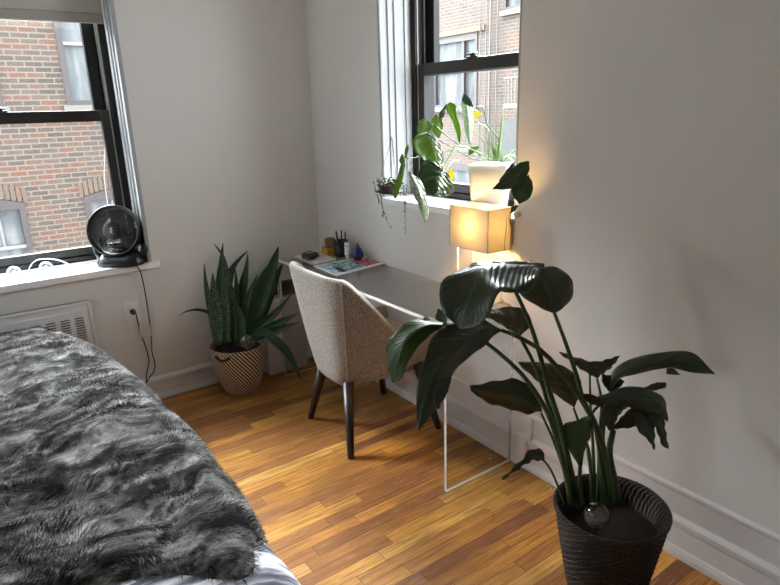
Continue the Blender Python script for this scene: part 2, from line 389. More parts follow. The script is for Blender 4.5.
# ---- windows
def sash(g, ax, u0, u1, z0, z1, d0, d1, w, wb, wt):
    def bx(a0, a1, b0, b1):
        if ax == 0: g.box((a0, d0, b0), (a1, d1, b1))
        else: g.box((d0, a0, b0), (d1, a1, b1))
    bx(u0, u0 + w, z0, z1); bx(u1 - w, u1, z0, z1); bx(u0 + w, u1 - w, z0, z0 + wb); bx(u0 + w, u1 - w, z1 - wt, z1)
def window(n_, ax, u0, u1, z0, z1, zr, dep, lab):
    w = bpy.data.objects.new(n_, None); COL.objects.link(w); w['kind'] = 'structure'; w['label'] = lab
    w.location = ((u0+u1)/2, dep, z0) if ax == 0 else (dep, (u0+u1)/2, z0); ORG[w.name] = w.location.copy()
    g = G(); sash(g, ax, u0, u1, z0, z1, dep, dep + .13, .045, .03, .045)
    g.make('window_frame', M_BLACK, w, smooth=False, bevel=.003)
    g = G()                                                    # pale weather strips in the side tracks
    for e in (u0 + .045, u1 - .050):
        for dd in (.012, .058):
            if ax == 0: g.box((e, dep + dd, z0 + .03), (e + .005, dep + dd + .006, z1 - .045))
            else: g.box((dep + dd, e, z0 + .03), (dep + dd + .006, e + .005, z1 - .045))
    g.make('track_strip', plain('track_strip_grey', (.42, .41, .38), .5), w, smooth=False)
    g = G(); sash(g, ax, u0 + .045, u1 - .045, zr - .028, z1 - .045, dep + .07, dep + .11, .065, .05, .05)
    us = g.make('upper_sash', M_BLACK, w, smooth=False, bevel=.003)
    g = G(); sash(g, ax, u0 + .045, u1 - .045, z0 + .03, zr + .028, dep + .015, dep + .055, .048, .045, .057)
    ls = g.make('lower_sash', M_DGREY, w, smooth=False, bevel=.003)
    for s_, za, zb, dd, ww in ((us, zr, z1 - .09, .09, .06), (ls, z0 + .07, zr - .02, .035, .045)):
        a, b = u0 + .045 + ww, u1 - .045 - ww
        if ax == 0: box('glass', (a, dep + dd, za), (b, dep + dd + .003, zb), M_GLASS, s_)
        else: box('glass', (dep + dd, a, za), (dep + dd + .003, b, zb), M_GLASS, s_)
    g = G(); m_ = (u0 + u1) / 2 - (.06 if ax == 0 else -.03)
    def lb(a, b, c0, c1, h0, h1):
        if ax == 0: g.box((a, dep + c0, h0), (b, dep + c1, h1))
        else: g.box((dep + c0, a, h0), (dep + c1, b, h1))
    lb(m_ - .035, m_ + .035, .02, .055, zr + .028, zr + .036); lb(m_ - .016, m_ + .016, .022, .05, zr + .036, zr + .052); lb(m_ - .004, m_ + .03, .015, .028, zr + .040, zr + .048)
    g.make('sash_lock', M_PLASTIC, w, smooth=False, bevel=.003)
    return w
window('window_1', 0, A0, A1, .81, AZ1, 1.572, .215, 'black framed double-hung window over the bed and radiator cover')
window('window_2', 1, B0, B1, 1.115, BZ1, 1.748, .195, 'black framed double-hung window over the desk')
fill_win = G()  # window added out of view to let fill daylight into the room
for a_, b_, c_, d_ in ((C0, C0 + .06, CZ0, CZ1), (C1 - .06, C1, CZ0, CZ1), (C0, C1, CZ0, CZ0 + .05), (C0, C1, CZ1 - .05, CZ1), ((C0 + C1)/2 - .03, (C0 + C1)/2 + .03, CZ0, CZ1), (C0, C1, 1.6, 1.65)): fill_win.box((XL - .14, a_, c_), (XL - .08, b_, d_))
fill_win = structure(fill_win.make('fill_window', M_BLACK, smooth=False)); box('glass', (XL - .112, C0, CZ0), (XL - .108, C1, CZ1), M_GLASS, fill_win)
# sills
o = box('trim_1', (A0, -.022, .762), (-1.012, .25, .80), M_SILL, None, .006); structure(o)
g = G(); g.box((A0, .19, .80), (A1, .30, .812)); structure(g.make('trim_2', M_SILL, smooth=False))
o = box('trim_3', (-.032, -1.672, 1.083), (.21, -.715, 1.115), M_SILL, None, .006); structure(o)
o = box('trim_4', (-.012, -1.665, 1.00), (0, -.735, 1.083), M_WALL, None, .003); structure(o)
# ribbed reveal linings (painted jamb boards with long vertical beads)
def jamb(name, ax, u, z0, z1, d0, d1, sgn, lines):
    g = G()
    if ax == 0: g.box((min(u, u + sgn * .012), d0, z0), (max(u, u + sgn * .012), d1, z1))
    else: g.box((d0, min(u, u + sgn * .012), z0), (d1, max(u, u + sgn * .012), z1))
    for a, b in lines:
        if ax == 0: g.box((min(u, u + sgn * .020), a, z0), (max(u, u + sgn * .020), b, z1))
        else: g.box((a, min(u, u + sgn * .020), z0), (b, max(u, u + sgn * .020), z1))
    return structure(g.make(name, M_JAMB, smooth=False, bevel=.003))
jamb('trim_5', 0, A1, AZ0, AZ1, -.004, .215, -1, [(-.006, .02), (.07, .085), (.13, .16)])
jamb('trim_6', 1, B1, BZ0, BZ1, -.004, .195, -1, [(-.006, .012), (.045, .06), (.085, .11), (.15, .17)])
jamb('trim_7', 1, B1 - .945, BZ0, BZ1, 0.0, .195, 1, [(.045, .06), (.085, .11)])
# roller blind in the far window
bl = thing('roller_blind', ((A0 + A1)/2, .19, 2.02), 'beige roller blind pulled down a little at the top of the left window', 'blind')
G().box((A0 + .02, .175, 2.06), (A1 - .022, .178, AZ1 - .03)).make('blind_cloth', M_BLIND, bl, smooth=False)
G().box((A0 + .02, .170, 2.018), (A1 - .022, .184, 2.066)).make('hem_bar', M_HEM, bl, smooth=False, bevel=.003)
G().tube([(A0 + .02, .165, AZ1 - .03), (A1 - .022, .165, AZ1 - .03)], .022, 16).make('roller', M_BLIND, bl)

# ---------------------------------------------------------------- outside
g_ = box('ground', (-30, -12, -6.2), (30, 34, -6), plain('courtyard_concrete', (.10, .10, .095), .9)); g_['kind'] = 'structure'
def facade_window(par, ax, dist, u0, u1, z0, z1, arch=True, muntin=False, mull=None):
    def q_(u, d, z): return (u, dist + d, z) if ax == 0 else (dist + d, u, z)
    def bx(g, a, b, d0, d1, c0, c1):
        p0, p1 = q_(a, d0, c0), q_(b, d1, c1)
        g.box(tuple(min(x) for x in zip(p0, p1)), tuple(max(x) for x in zip(p0, p1)))
    g = G(); w = .075
    bx(g, u0, u0 + w, -.02, .1, z0, z1 - .15); bx(g, u1 - w, u1, -.02, .1, z0, z1 - .15); bx(g, u0 + w, u1 - w, -.015, .1, z0, z0 + .06)
    N = 10; rise = .09 if arch else .0
    for i in range(N):                                      # segmental head
        a = u0 + (u1 - u0) * i / N; b = u0 + (u1 - u0) * (i + 1) / N
        h = lambda u: z1 + rise * (1 - ((u - (u0+u1)/2) / ((u1-u0)/2)) ** 2) - rise
        vs = [q_(a, -.02, z1 - .15), q_(b, -.02, z1 - .15), q_(b, -.02, h(b) + .01), q_(a, -.02, h(a) + .01)]
        vs += [q_(a, .1, z1 - .15), q_(b, .1, z1 - .15), q_(b, .1, h(b) + .01), q_(a, .1, h(a) + .01)]
        g.add(vs, [(0,1,2,3),(7,6,5,4),(0,4,5,1),(1,5,6,2),(2,6,7,3),(3,7,4,0)])
    if mull:
        for m_ in mull: bx(g, m_ - .04, m_ + .04, -.01, .09, z0 + .06, z1 - .15)
    f = g.make('window_frame', M_PURPLE, par, smooth=False)
    if arch:
        g = G()
        for i in range(N):
            a = u0 + (u1 - u0) * i / N; b = u0 + (u1 - u0) * (i + 1) / N
            vs = [q_(a, .02, h(a)), q_(b, .02, h(b)), q_(b, .02, z1 + .002), q_(a, .02, z1 + .002)]
            g.add(vs, [(0, 1, 2, 3)])
        g.make('arch_spandrel', M_BRICKA if ax == 0 else M_BRICKB, par, smooth=False, solid=.01)
    g = G(); zm = (z0 + z1) / 2 + (.14 if muntin else 0)
    if not mull:
        bx(g, u0 + w, u1 - w, .0, .06, zm - .022, zm + .022)
        if muntin: bx(g, (u0+u1)/2 + .18 - .012, (u0+u1)/2 + .18 + .012, .01, .06, zm, z1 - .15); bx(g, (u0+u1)/2 - .15 - .012, (u0+u1)/2 - .15 + .012, .01, .06, zm, z1 - .15)
    else:
        for a, b in zip([u0 + w] + [m_ + .04 for m_ in mull], [m_ - .04 for m_ in mull] + [u1 - w]):
            bx(g, a, b, .0, .06, zm - .03, zm + .03)
    g.make('meeting_rail', M_PALEW, f, smooth=False)
    g = G(); bx(g, u0 + w, u1 - w, .06, .07, z0 + .06, z1 - .12); g.make('pane', M_POUT, f, smooth=False)
    g = G(); bx(g, u0 - .05, u1 + .05, -.07, .05, z0 - .10, z0 + .0); g.make('stone_sill', M_STONE, par, smooth=False)
def facade(name, label, ax, dist, u0, u1, z0, z1, holes, mat):
    t_ = thing(name, (0, dist, -6) if ax == 0 else (dist, 0, -6), label, 'building')
    us = sorted({u0, u1} | {h[0] for h in holes} | {h[1] for h in holes}); zs = sorted({z0, z1} | {h[2] for h in holes} | {h[3] for h in holes})
    g = G()
    for a, b in zip(us, us[1:]):
        for c, d in zip(zs, zs[1:]):
            if any(h[0] <= a and b <= h[1] and h[2] <= c and d <= h[3] for h in holes): continue
            if ax == 0: g.box((a, dist, c), (b, dist + .3, d))
            else: g.box((dist, a, c), (dist + .3, b, d))
    g.make('brick_wall', mat, t_, smooth=False)
    g = G()
    if ax == 0: g.box((u0, dist - .12, z1), (u1, dist + .4, z1 + .16))
    else: g.box((dist - .12, u0, z1), (dist + .4, u1, z1 + .16))
    g.make('cornice', M_PURPLE, t_, smooth=False)
    return t_
cols = [(-4.6, -3.6), (-2.13, -1.13), (-.41, .62), (2.1, 3.1)]
holesA = [(a, b, za, zb) for a, b in cols for za, zb in ((-3.4, -1.9), (-.98, .60), (1.75, 3.30))]
fA = facade('brick_building', 'weathered red and tan brick building with mauve arched windows seen through the left window', 0, 6.0, -9, 3.5, -6, 3.9, holesA, M_BRICKA)
for h in holesA: facade_window(fA, 0, 6.0, h[0], h[1], h[2], h[3], True, h[2] < 0 and h[2] > -2)
M_ARCH = None                                              # soldier-brick arches over the windows
ARCHES = []
for h in holesA:
    gw = G(); um = (h[0] + h[1]) / 2; hw = (h[1] - h[0]) / 2
    for i in range(17):
        u = h[0] - .02 + (h[1] - h[0] + .04) * i / 16
        zb = h[3] + .02 - .09 * ((u - um) / hw) ** 2
        gw.box((u - .026, 5.985, zb), (u + .026, 6.01, zb + .2))
    ARCHES.append(gw)
def mortar_orange():
    t = NT('arch_brick'); c = t.coord(); wn = t.n('ShaderNodeTexWhiteNoise', noise_dimensions='1D')
    t.l(t.math('FLOOR', t.math('MULTIPLY', t.sep(c)[0], 15)), wn.inputs['W'])
    return t.done(t.bsdf(t.ramp(wn.outputs[0], [(0, (.07, .055, .043)), (.6, (.085, .058, .043)), (1, (.10, .042, .024))]), .85))
M_ARCH = mortar_orange()
for gw in ARCHES: gw.make('window_arch', M_ARCH, fA, smooth=False)
holesB = [(6.95, 8.45, 1.60, 3.15), (6.98, 7.95, -1.3, .3), (3.6, 4.8, 1.6, 3.1), (10.5, 11.6, 1.6, 3.1), (4.9, 6.2, 3.45, 4.6)]
fB = facade('brick_building', 'pale sunlit brick building with a three-part mauve window seen through the right window', 1, 8.0, -4, 14, -6, 4.8, holesB, M_BRICKB)
facade_window(fB, 1, 8.0, *holesB[0], arch=False, mull=[7.42])
for h in holesB[1:]: facade_window(fB, 1, 8.0, *h, arch=False)
box('lintel', (7.94, 6.70, 3.15), (8.02, 8.7, 3.26), M_RUST, fB)
g = G()
for k in range(12): g.box((7.5, 4.62 + k * .09, 1.62), (7.52, 4.635 + k * .09, 2.12))
g.box((7.49, 4.6, 2.10), (7.53, 5.66, 2.13)); g.box((7.49, 4.6, 1.60), (7.53, 5.66, 1.63)); g.box((7.49, 4.6, 1.54), (8.0, 5.66, 1.60))
g.make('balcony_railing', M_STONE, fB, smooth=False)
box('grey_extension', (7.4, 3.8, -6), (8.0, 5.58, 1.32), plain('grey_render', (.04, .041, .043), .8), fB)
g = G()
for k, (yy, rr) in enumerate(((6.62, .012), (6.50, .018), (6.30, .012), (6.80, .010))): g.tube([(7.93, yy, -6), (7.93, yy, 5.5)], rr, 8)
g.make('wall_cable', plain('grey_cable', (.04, .037, .037), .6), fB)
cb = G().tube([tuple(P(x_, y_, 4.2)) for x_, y_ in ((105, -60), (105, 120), (104, 180), (107, 200), (112, 260), (118, 400))], .0035, 8).make('overhead_cable', plain('pinkish_cable', (.10, .08, .075), .6))
tag(cb, 'thin pale cable hanging outside the left window above the fan', 'cable')

# ---------------------------------------------------------------- radiator cover, outlets
rc = thing('radiator_cover', (-2.0, 0, .0), 'white painted radiator cover panel with small louvred vents below the left window', 'radiator cover')
g = G(); x0, x1, z1 = -2.35, -1.388, .652
g.box((x0, -.018, .0), (x1, 0, z1))
g.box((x1 - .014, -.026, .0), (x1, 0, z1)); g.box((x0, -.026, z1 - .014), (x1, 0, z1))
g.make('outer_frame', M_TRIM, rc, smooth=False, bevel=.002)
box('front_panel', (x0 + .03, -.024, .02), (x1 - .022, -.017, z1 - .045), M_TRIM, rc, .002)
for c_ in range(9):
    g = G()
    for r_ in range(10):
        xa = x1 - .087 - c_ * .066
        g.box((xa, -.0275, .566 - r_ * .0135), (xa + .042, -.0235, .571 - r_ * .0135))
    g.make('louvre_slots', M_SLOT, rc, smooth=False)
ou = thing('wall_outlet', (-1.19, 0, .47), 'white double wall outlet beside the radiator cover with the black fan plug in it', 'outlet')
box('cover_plate', (-1.231, -.006, .478), (-1.152, 0, .602), M_WPLASTIC, ou, .003)
g = G(); g.box((-1.209, -.009, .553), (-1.175, -.004, .59)); g.box((-1.209, -.009, .49), (-1.175, -.004, .527)); g.make('socket', M_WPLASTIC, ou, smooth=False, bevel=.003)
KN = on(0, 518.5, 214.6, 0)
kn = G().lathe([(0, 0), (.013, 0), (.015, .004), (.015, .016), (.011, .02), (0, .02)], seg=18, M=Matrix.Translation((0, KN.y, KN.z)) @ Matrix.Rotation(-PI/2, 4, 'Y')).make('wall_peg', plain('cream_plastic', (.62, .52, .40), .5))
tag(kn, 'small cream round peg on the right wall just right of the lamp', 'peg')

# ---------------------------------------------------------------- fan on the sill
FC = on(1, 115, 231, .075); FAX = ((CAM - FC).normalized() + Vector((-.36, 0.05, .10))).normalized()
fan = thing('desk_fan', (FC.x, FC.y, .80), 'black round desk fan standing on the left window sill', 'fan')
FM = Matrix.Translation(FC) @ FAX.to_track_quat('Z', 'X').to_matrix().to_4x4()
FR = .138
prof = [(FR*.74, -.105), (FR*.86, -.09), (FR*.96, -.055), (FR*1.0, -.01), (FR*1.0, .02), (FR*.985, .032), (FR*.95, .036), (FR*.90, .030), (FR*.87, .012), (FR*.86, -.03), (FR*.82, -.08), (FR*.74, -.105)]
G().lathe(prof, seg=56, M=FM).make('housing', M_PLASTIC, fan)
g = G(); NSP = 44
for k in range(NSP):
    a0 = 2 * PI * k / NSP; pts = []
    for i in range(9):
        f = i / 8; r = FR * (.34 + .53 * f); a = a0 + .95 * f ** .8
        pts.append(FM @ Vector((r * math.cos(a), r * math.sin(a), .035 - .012 * f)))
    g.tube(pts, .0019, 4, False)
for rr in (.45, .62, .78): g.tube([FM @ Vector((FR*rr*math.cos(a), FR*rr*math.sin(a), .028)) for a in np.linspace(0, 2*PI, 49)], .0011, 4, False)
g.make('front_grille', plain('grille_plastic', (.07, .07, .075), .25), fan)
g = G()
for k in range(28):
    a0 = 2 * PI * k / 28
    g.tube([FM @ Vector((FR*r*math.cos(a0 + r), FR*r*math.sin(a0 + r), -.10)) for r in (.25, .5, .76)], .002, 4, False)
for rr in (.3, .55): g.tube([FM @ Vector((FR*rr*math.cos(a), FR*rr*math.sin(a), -.10)) for a in np.linspace(0, 2*PI, 33)], .002, 4, False)
g.lathe([(0, -.115), (.032, -.112), (.038, -.08), (.032, -.045), (0, -.045)], seg=24, M=FM)
g.make('rear_grille', M_PLASTIC, fan)
G().lathe([(FR*.36, .028), (FR*.36, .038), (FR*.30, .044), (FR*.12, .046), (0, .046)], seg=32, M=FM).make('hub', M_PLASTIC, fan)
hb = bpy.data.objects['hub']
g = G()
for a, b in (((-.018, -.006), (-.006, .008)), ((-.006, .008), (0, -.004)), ((0, -.004), (.008, .008)), ((.008, .008), (.018, -.004))):
    g.tube([FM @ Vector((a[0], a[1], .0465)), FM @ Vector((b[0], b[1], .0465))], .0016, 5)
g.make('emblem', plain('grey_emblem_print', (.4, .4, .42), .4), hb)
g = G()
for k in range(3):
    a0 = 2 * PI * k / 3
    def fb(u, v, a0=a0):
        r = FR * (.25 + .55 * v); a = a0 + (u - .5) * (.5 + .15 * v)
        return FM @ Vector((r*math.cos(a), r*math.sin(a), -.02 + (u - .5) * .035))
    g.grid(fb, 6, 5)
g.make('blade', M_PLASTIC, fan, solid=.003)
# base: skirted foot with two cheeks
g = G(); bc = Vector((FC.x + .008, .055, .80)); fd = Vector((FAX.x, FAX.y, 0)).normalized(); sd = Vector((-fd.y, fd.x, 0))
def foot(u, v):
    a = u * 2 * PI; ca, sa = math.cos(a), math.sin(a)
    rx, ry = (.122, .088) if v < .5 else (.122 - (v - .5) * .10, .088 - (v - .5) * .09)
    z = [0, .008, .02, .04, .055][min(4, int(round(v * 4)))]
    zz = z + (.02 * abs(ca) ** 2 if v > .5 else 0)
    ex = abs(ca) ** .7 * math.copysign(1, ca); ey = abs(sa) ** .7 * math.copysign(1, sa)
    return bc + sd * (rx * ex) + fd * (ry * ey) + Vector((0, 0, zz))
g.grid(foot, 40, 4)
n0 = len(g.v) - 41; g.f.append(tuple(range(n0, n0 + 40)))
g.make('base', M_PLASTIC, fan)
g = G()
for s_ in (-1, 1):
    pts = [bc + sd * (s_ * .10) + Vector((0, 0, .03)), bc + sd * (s_ * .125) + Vector((0, 0, .07)), FC + sd * (s_ * (FR - .004)) - FAX * .04 - Vector((0, 0, .03))]
    g.tube(pts, [.022, .018, .012], 10)
g.tube([bc + Vector((0, 0, .03)), bc + fd * .03 + Vector((0, 0, .055))], .05, 16)
g.make('yoke', M_PLASTIC, fan)
cordp = [(bc + Vector((.06, -.05, .004))), Vector((on(1, 137, 266, -.03))), on(1, 140.5, 272, -.035), on(1, 145, 292, -.02), on(1, 150, 325, -.012), on(1, 151.5, 340, -.012), on(1, 152, 352, -.014), on(1, 155, 364, -.02), on(1, 154, 371, -.04), on(1, 149, 378, -.045), on(1, 146.5, 383, -.05)]
G().tube(spline(cordp, 40), .0034, 8).make('power_cord', M_PLASTIC, fan)
cordp = [on(1, 146.5, 383, -.05), on(1, 146.5, 374, -.045), on(1, 149, 361, -.02), on(1, 145, 345, -.012), on(1, 140, 331, -.012), on(1, 137, 318, -.02), on(1, 135, 312.5, -.03), on(1, 132, 311.5, -.03)]
cdn = G().tube(spline(cordp, 36), .0034, 8).make('power_cord', M_PLASTIC, fan)
g = G(); pl_ = on(1, 132.5, 311.5, -.012)
g.lathe([(0, 0), (.014, 0), (.016, .008), (.014, .026), (.006, .034), (0, .034)], seg=16, M=Matrix.Translation(pl_ + Vector((0, .003, 0))) @ Matrix.Rotation(PI/2, 4, 'X'))
g.make('plug', M_PLASTIC, cdn)
a = on(1, 139, 327, -.018); b = on(1, 151.5, 335.5, -.018)
box('cord_label', (a.x, -.0195, b.z), (b.x, -.0185, a.z), plain('cord_label_paper', (.62, .56, .55), .6), cdn)

# glass globes string on the sill
sl = thing('globe_string_light', (-1.62, .12, .80), 'string light of clear glass globes on a white wire lying on the left sill', 'string light')
g1 = on(1, 13.5, 270, .085); g2 = on(1, 45.5, 265.5, .085)
for c_ in (g1, g2):
    r = .033; cc = Vector((c_.x, c_.y, .80 + r))
    gl = G().lathe([(r * math.sin(a), -r * math.cos(a)) for a in np.linspace(.0, PI, 17)], cc, 28).make('globe', M_MILK, sl)
    G().lathe([(0, -.012), (.009, -.012), (.009, .010), (0, .012)], cc + Vector((0, 0, 0)), 12).make('socket', M_WPLASTIC, gl)
G().tube(spline([Vector((-2.0, .15, .806)), g1 + Vector((-.03, .0, -.05)), Vector((g1.x + .05, .10, .806)), on(1, 30, 266.5, .10), on(1, 36, 260.5, .11), on(1, 45, 259, .12), on(1, 58, 260, .12), on(1, 68, 264, .09), Vector((-1.40, .06, .805))], 50), .0028, 6).make('wire', M_WPLASTIC, sl)

# ---------------------------------------------------------------- bed, duvet, fur throw
bd = thing('bed', (-2.35, -1.25, 0), 'low bed frame with a mattress hidden under the striped duvet', 'bed')
box('frame', (-3.25, -2.2, .08), (-1.72, -.32, .26), M_WALNUT, bd, .01)
for sx, sy in ((-3.2, -2.15), (-1.78, -2.15), (-3.2, -.38), (-1.78, -.38)): box('leg', (sx - .03, sy - .03, 0), (sx + .03, sy + .03, .08), M_WALNUT, bd)
box('mattress', (-3.25, -2.25, .26), (-1.70, -.30, .50), plain('mattress_ticking', (.7, .7, .7), .8), bd, .04)
def nz(x, y, z=0): return noise.noise(Vector((x, y, z)))
def roll(d, r):                      # distance past the edge -> (outward, drop)
    if d <= 0: return d, 0
    if d < r * PI / 2: a = d / r; return r * math.sin(a), r * (1 - math.cos(a))
    return r, r + (d - r * PI / 2)
XE, YE, YN = -1.50, -.24, -2.30
EDGE = ((.3, -1.60), (-.13, -1.60), (-.25, -1.57), (-.44, -1.49), (-.60, -1.450), (-.86, -1.418), (-1.14, -1.391), (-1.36, -1.380), (-1.56, -1.369), (-1.77, -1.368), (-1.94, -1.371), (-2.05, -1.386), (-2.13, -1.403), (-2.22, -1.436), (-2.4, -1.47), (-3, -1.47))
def edge_x(y):
    for (a, xa), (b, xb) in zip(EDGE, EDGE[1:]):
        if a >= y >= b: return xa + (xb - xa) * (a - y) / (a - b)
    return -1.47
def duv(u, v):
    s_ = -3.3 + u * (2.55); t_ = -.10 - v * 2.6
    r = .09
    XE = edge_x(t_) - .20 if t_ > -1.95 else max(-1.57, -1.57 + min(.075, (-1.95 - t_) * .6)); ox, dx = roll(s_ - XE, r); oy, dy = roll(t_ - YE, r)
    on_, dn = roll(YN - t_, r) if t_ < YN else (0, 0)
    x = XE + ox; y = (YE + oy) if t_ > YE else (YN - on_ if t_ < YN else t_)
    d = min(.50, dx + dy + dn)
    fl = max(0, min(1, (-1.5 - t_) / .45)) * .34 * max(0, dx - .01)
    x += fl + .012 * math.sin(t_ * 16) * min(1, dx * 6); y -= (.10 * min(1, dn * 2))
    z = .565 - d + .012 * nz(s_ * 3, t_ * 3)
    return Vector((x, y, max(.03, z)))
dv = G().grid(duv, 70, 80).make('duvet', M_DUVET, None, solid=.02)
tag(dv, 'white and dark blue-grey streaked duvet draping off the bed under the fur throw', 'duvet')

def throwp(s_, t_):
    xe = edge_x(t_) - .088 + .006 * nz(s_ * .1, t_ * 13, 7)
    ye = -.235
    r = .10
    ox, dx = roll(s_ - xe, r); oy, dy = roll(t_ - ye, r)
    x = xe + ox; y = (ye + oy) if t_ > ye else t_
    h = .018 * nz(s_ * 2.2, t_ * 2.6, 1) + .012 * nz(s_ * 6, t_ * 7, 2) + .006 * nz(s_ * 15, t_ * 15, 5)
    # a long soft fold across the bed and a diagonal one near the foot
    h += .022 * math.exp(-((t_ + 1.62 + .10 * math.sin(s_ * 3)) / .045) ** 2) * (1 if s_ < -1.6 else .4)
    h += .018 * math.exp(-((t_ + 1.98 - .55 * (s_ + 2.0)) / .05) ** 2)
    return Vector((x + h * (1 if dx > r else 0), y, .605 + h * (1 - min(1, dx / r)) - dx - dy))
def tedge(s_): return -2.295 + max(0, (-1.47 - s_)) * .50 + .02 * math.sin(s_ * 14)
def thr(u, v):
    s_ = -3.25 + u * 2.02
    e = tedge(min(s_, -1.4)); t_ = -.02 + (e + .02) * v
    p = throwp(s_, t_)
    w = min(1, (1 - v) / .02) if v > .98 else 1
    p.z -= (1 - w) * .025
    return p
gt = G().grid(thr, 120, 140)
NB = 90000
U = rng.random(NB); V = rng.random(NB)
cam2 = Vector((CAM.x, CAM.y, CAM.z))
for i in range(NB):
    u, v = U[i], V[i]
    p = thr(u, v); q1 = thr(min(1, u + .004), v); q2 = thr(u, min(1, v + .004) if v < .99 else v - .004)
    a = (q1 - p); b = (q2 - p)
    if a.length < 1e-6 or b.length < 1e-6: continue
    nn = a.cross(b).normalized()
    if nn.z < 0 and abs(nn.z) > .3: nn = -nn
    if nn.dot(Vector((.3, .1, 1))) < 0: nn = -nn
    an = 2.6 * nz(p.x * 3.5, p.y * 3.5, 9) + 1.2 * nz(p.x * 14, p.y * 14, 3) + .5 * (rng.random() - .5)
    tn = (a.normalized() * math.cos(an) + nn.cross(a.normalized()) * math.sin(an)).normalized()
    L = .016 + .012 * rng.random(); lift = .30 + .45 * rng.random()
    w = tn.cross(nn).normalized() * (.0011 + .0006 * rng.random())
    m_ = p + (nn * lift + tn * .6) * L * .55; tp = p + (nn * lift * .7 + tn * 1.1) * L
    gt.add([p - w, p + w, m_ + w * .7, m_ - w * .7, tp], [(0, 1, 2, 3), (3, 2, 4)])
th = gt.make('fur_throw', M_FUR, None)
tag(th, 'dark and light grey mottled faux fur throw spread over the bed', 'throw blanket')

# ---------------------------------------------------------------- desk (bent clear acrylic)
dk = thing('desk', (-.22, -.95, 0), 'clear acrylic waterfall desk along the right wall below the window', 'desk')
DX0, DX1, DY0, DY1, DT, DZ = -.408, -.024, -1.715, -.195, .014, .75
def desk_path(off):
    R_ = .045; pts = []; zt = DZ - off; y0 = DY0 + off; y1 = DY1 - off; r = R_ - off
    pts.append((y0, 0.0015))
    for a in np.linspace(0, PI/2, 8): pts.append((y0 + r - r * math.cos(a), zt - r + r * math.sin(a)))
    for a in np.linspace(PI/2, 0, 8): pts.append((y1 - r + r * math.cos(a), zt - r + r * math.sin(a)))
    pts.append((y1, 0.0015)); return pts
po, pi_ = desk_path(0), desk_path(DT)
vs = [(x, y, z) for pth in (po, pi_) for x in (DX0, DX1) for y, z in pth]; n_ = len(po)
fs = []
for i in range(n_ - 1):
    fs.append((i, i+1, n_+i+1, n_+i)); fs.append((2*n_+i, 3*n_+i, 3*n_+i+1, 2*n_+i+1))
body = mesh('acrylic_sheet', vs, fs, M_ACRYL, dk)
fs = []
for i in range(n_ - 1):
    fs.append((i, 2*n_+i, 2*n_+i+1, i+1))
fs += [(0, n_, 3*n_, 2*n_), (n_-1, 3*n_-1, 4*n_-1, 2*n_-1)]
mesh('polished_edge', vs, fs, M_EDGE, dk, smooth=False)
fs = [(n_+i, n_+i+1, 3*n_+i+1, 3*n_+i) for i in range(n_ - 1)]
t = NT('acrylic_rear_edge'); tr = t.n('ShaderNodeBsdfTransparent'); m = t.n('ShaderNodeMixShader'); m.inputs[0].default_value = .35
t.l(tr.outputs[0], m.inputs[1]); t.l(t.bsdf((.86, .87, .87), .25), m.inputs[2]); M_REAR = t.done(m.outputs[0])
mesh('rear_edge', vs, fs, M_REAR, dk, smooth=False)

# ---------------------------------------------------------------- lamp on the desk
LX0, LX1, LY0, LY1, LZ0, LZ1 = -.150, -.018, -1.672, -1.442, .985, 1.160
lp = thing('table_lamp', (-.09, -1.56, DZ), 'lit box-shaped paper table lamp on the clear desk below the window', 'lamp')
def shade_mat():
    t = NT('paper_shade'); nn = t.noise(t.mapv(t.coord(), (1, 1, 1)), 60, 3)
    a = t.n('ShaderNodeBsdfDiffuse'); t.val(a.inputs[0], (.62, .61, .57)); b = t.n('ShaderNodeBsdfTranslucent'); t.val(b.inputs[0], t.mix(nn, (.38, .36, .28), (.44, .41, .32)))
    m = t.n('ShaderNodeMixShader'); m.inputs[0].default_value = .52; t.l(a.outputs[0], m.inputs[1]); t.l(b.outputs[0], m.inputs[2])
    return t.done(m.outputs[0])
M_SHADE = shade_mat()
g = G(); th_ = .0015
g.box((LX0, LY0, LZ0), (LX0 + th_, LY1, LZ1)); g.box((LX1 - th_, LY0, LZ0), (LX1, LY1, LZ1)); g.box((LX0, LY0, LZ0), (LX1, LY0 + th_, LZ1)); g.box((LX0, LY1 - th_, LZ0), (LX1, LY1, LZ1))
g.make('lamp_shade', M_SHADE, lp, smooth=False)
g = G()
for x_ in (LX0, LX1):
    for y_ in (LY0, LY1): g.tube([(x_, y_, LZ0), (x_, y_, LZ1)], .0016, 6)
for z_ in (LZ0, LZ1): g.tube([(LX0, LY0, z_), (LX1, LY0, z_), (LX1, LY1, z_), (LX0, LY1, z_), (LX0, LY0, z_)], .0014, 6)
g.make('shade_frame', plain('shade_wire', (.35, .27, .15), .5), lp)
g = G()
for x_ in (LX0 + .02, LX1 - .02):
    for y_ in (LY0 + .03, LY1 - .03): g.tube([(x_, y_, DZ + .008), (x_, y_, LZ0 + .01)], .004, 8)
g.box((LX0 + .01, LY0 + .02, DZ + .001), (LX1 - .01, LY1 - .02, DZ + .009))
g.make('stand', M_EDGE, lp)
g = G(); g.tube([(-.085, -1.555, DZ + .008), (-.085, -1.555, 1.04)], .0022, 6); g.lathe([(0, 0), (.014, 0), (.014, .035), (0, .04)], (-.085, -1.555, 1.01), 12); g.make('bulb_holder', M_WPLASTIC, lp)
te = NT('lit_bulb'); em = te.n('ShaderNodeEmission'); em.inputs[0].default_value = (1, .58, .22, 1); em.inputs[1].default_value = 82
M_BULB = te.done(em.outputs[0])
bc_ = Vector((-.095, -1.560, 1.082))
G().lathe([(.026 * math.sin(a), -.026 * math.cos(a)) for a in np.linspace(0, PI, 11)], bc_, 16).make('bulb', M_BULB, lp)
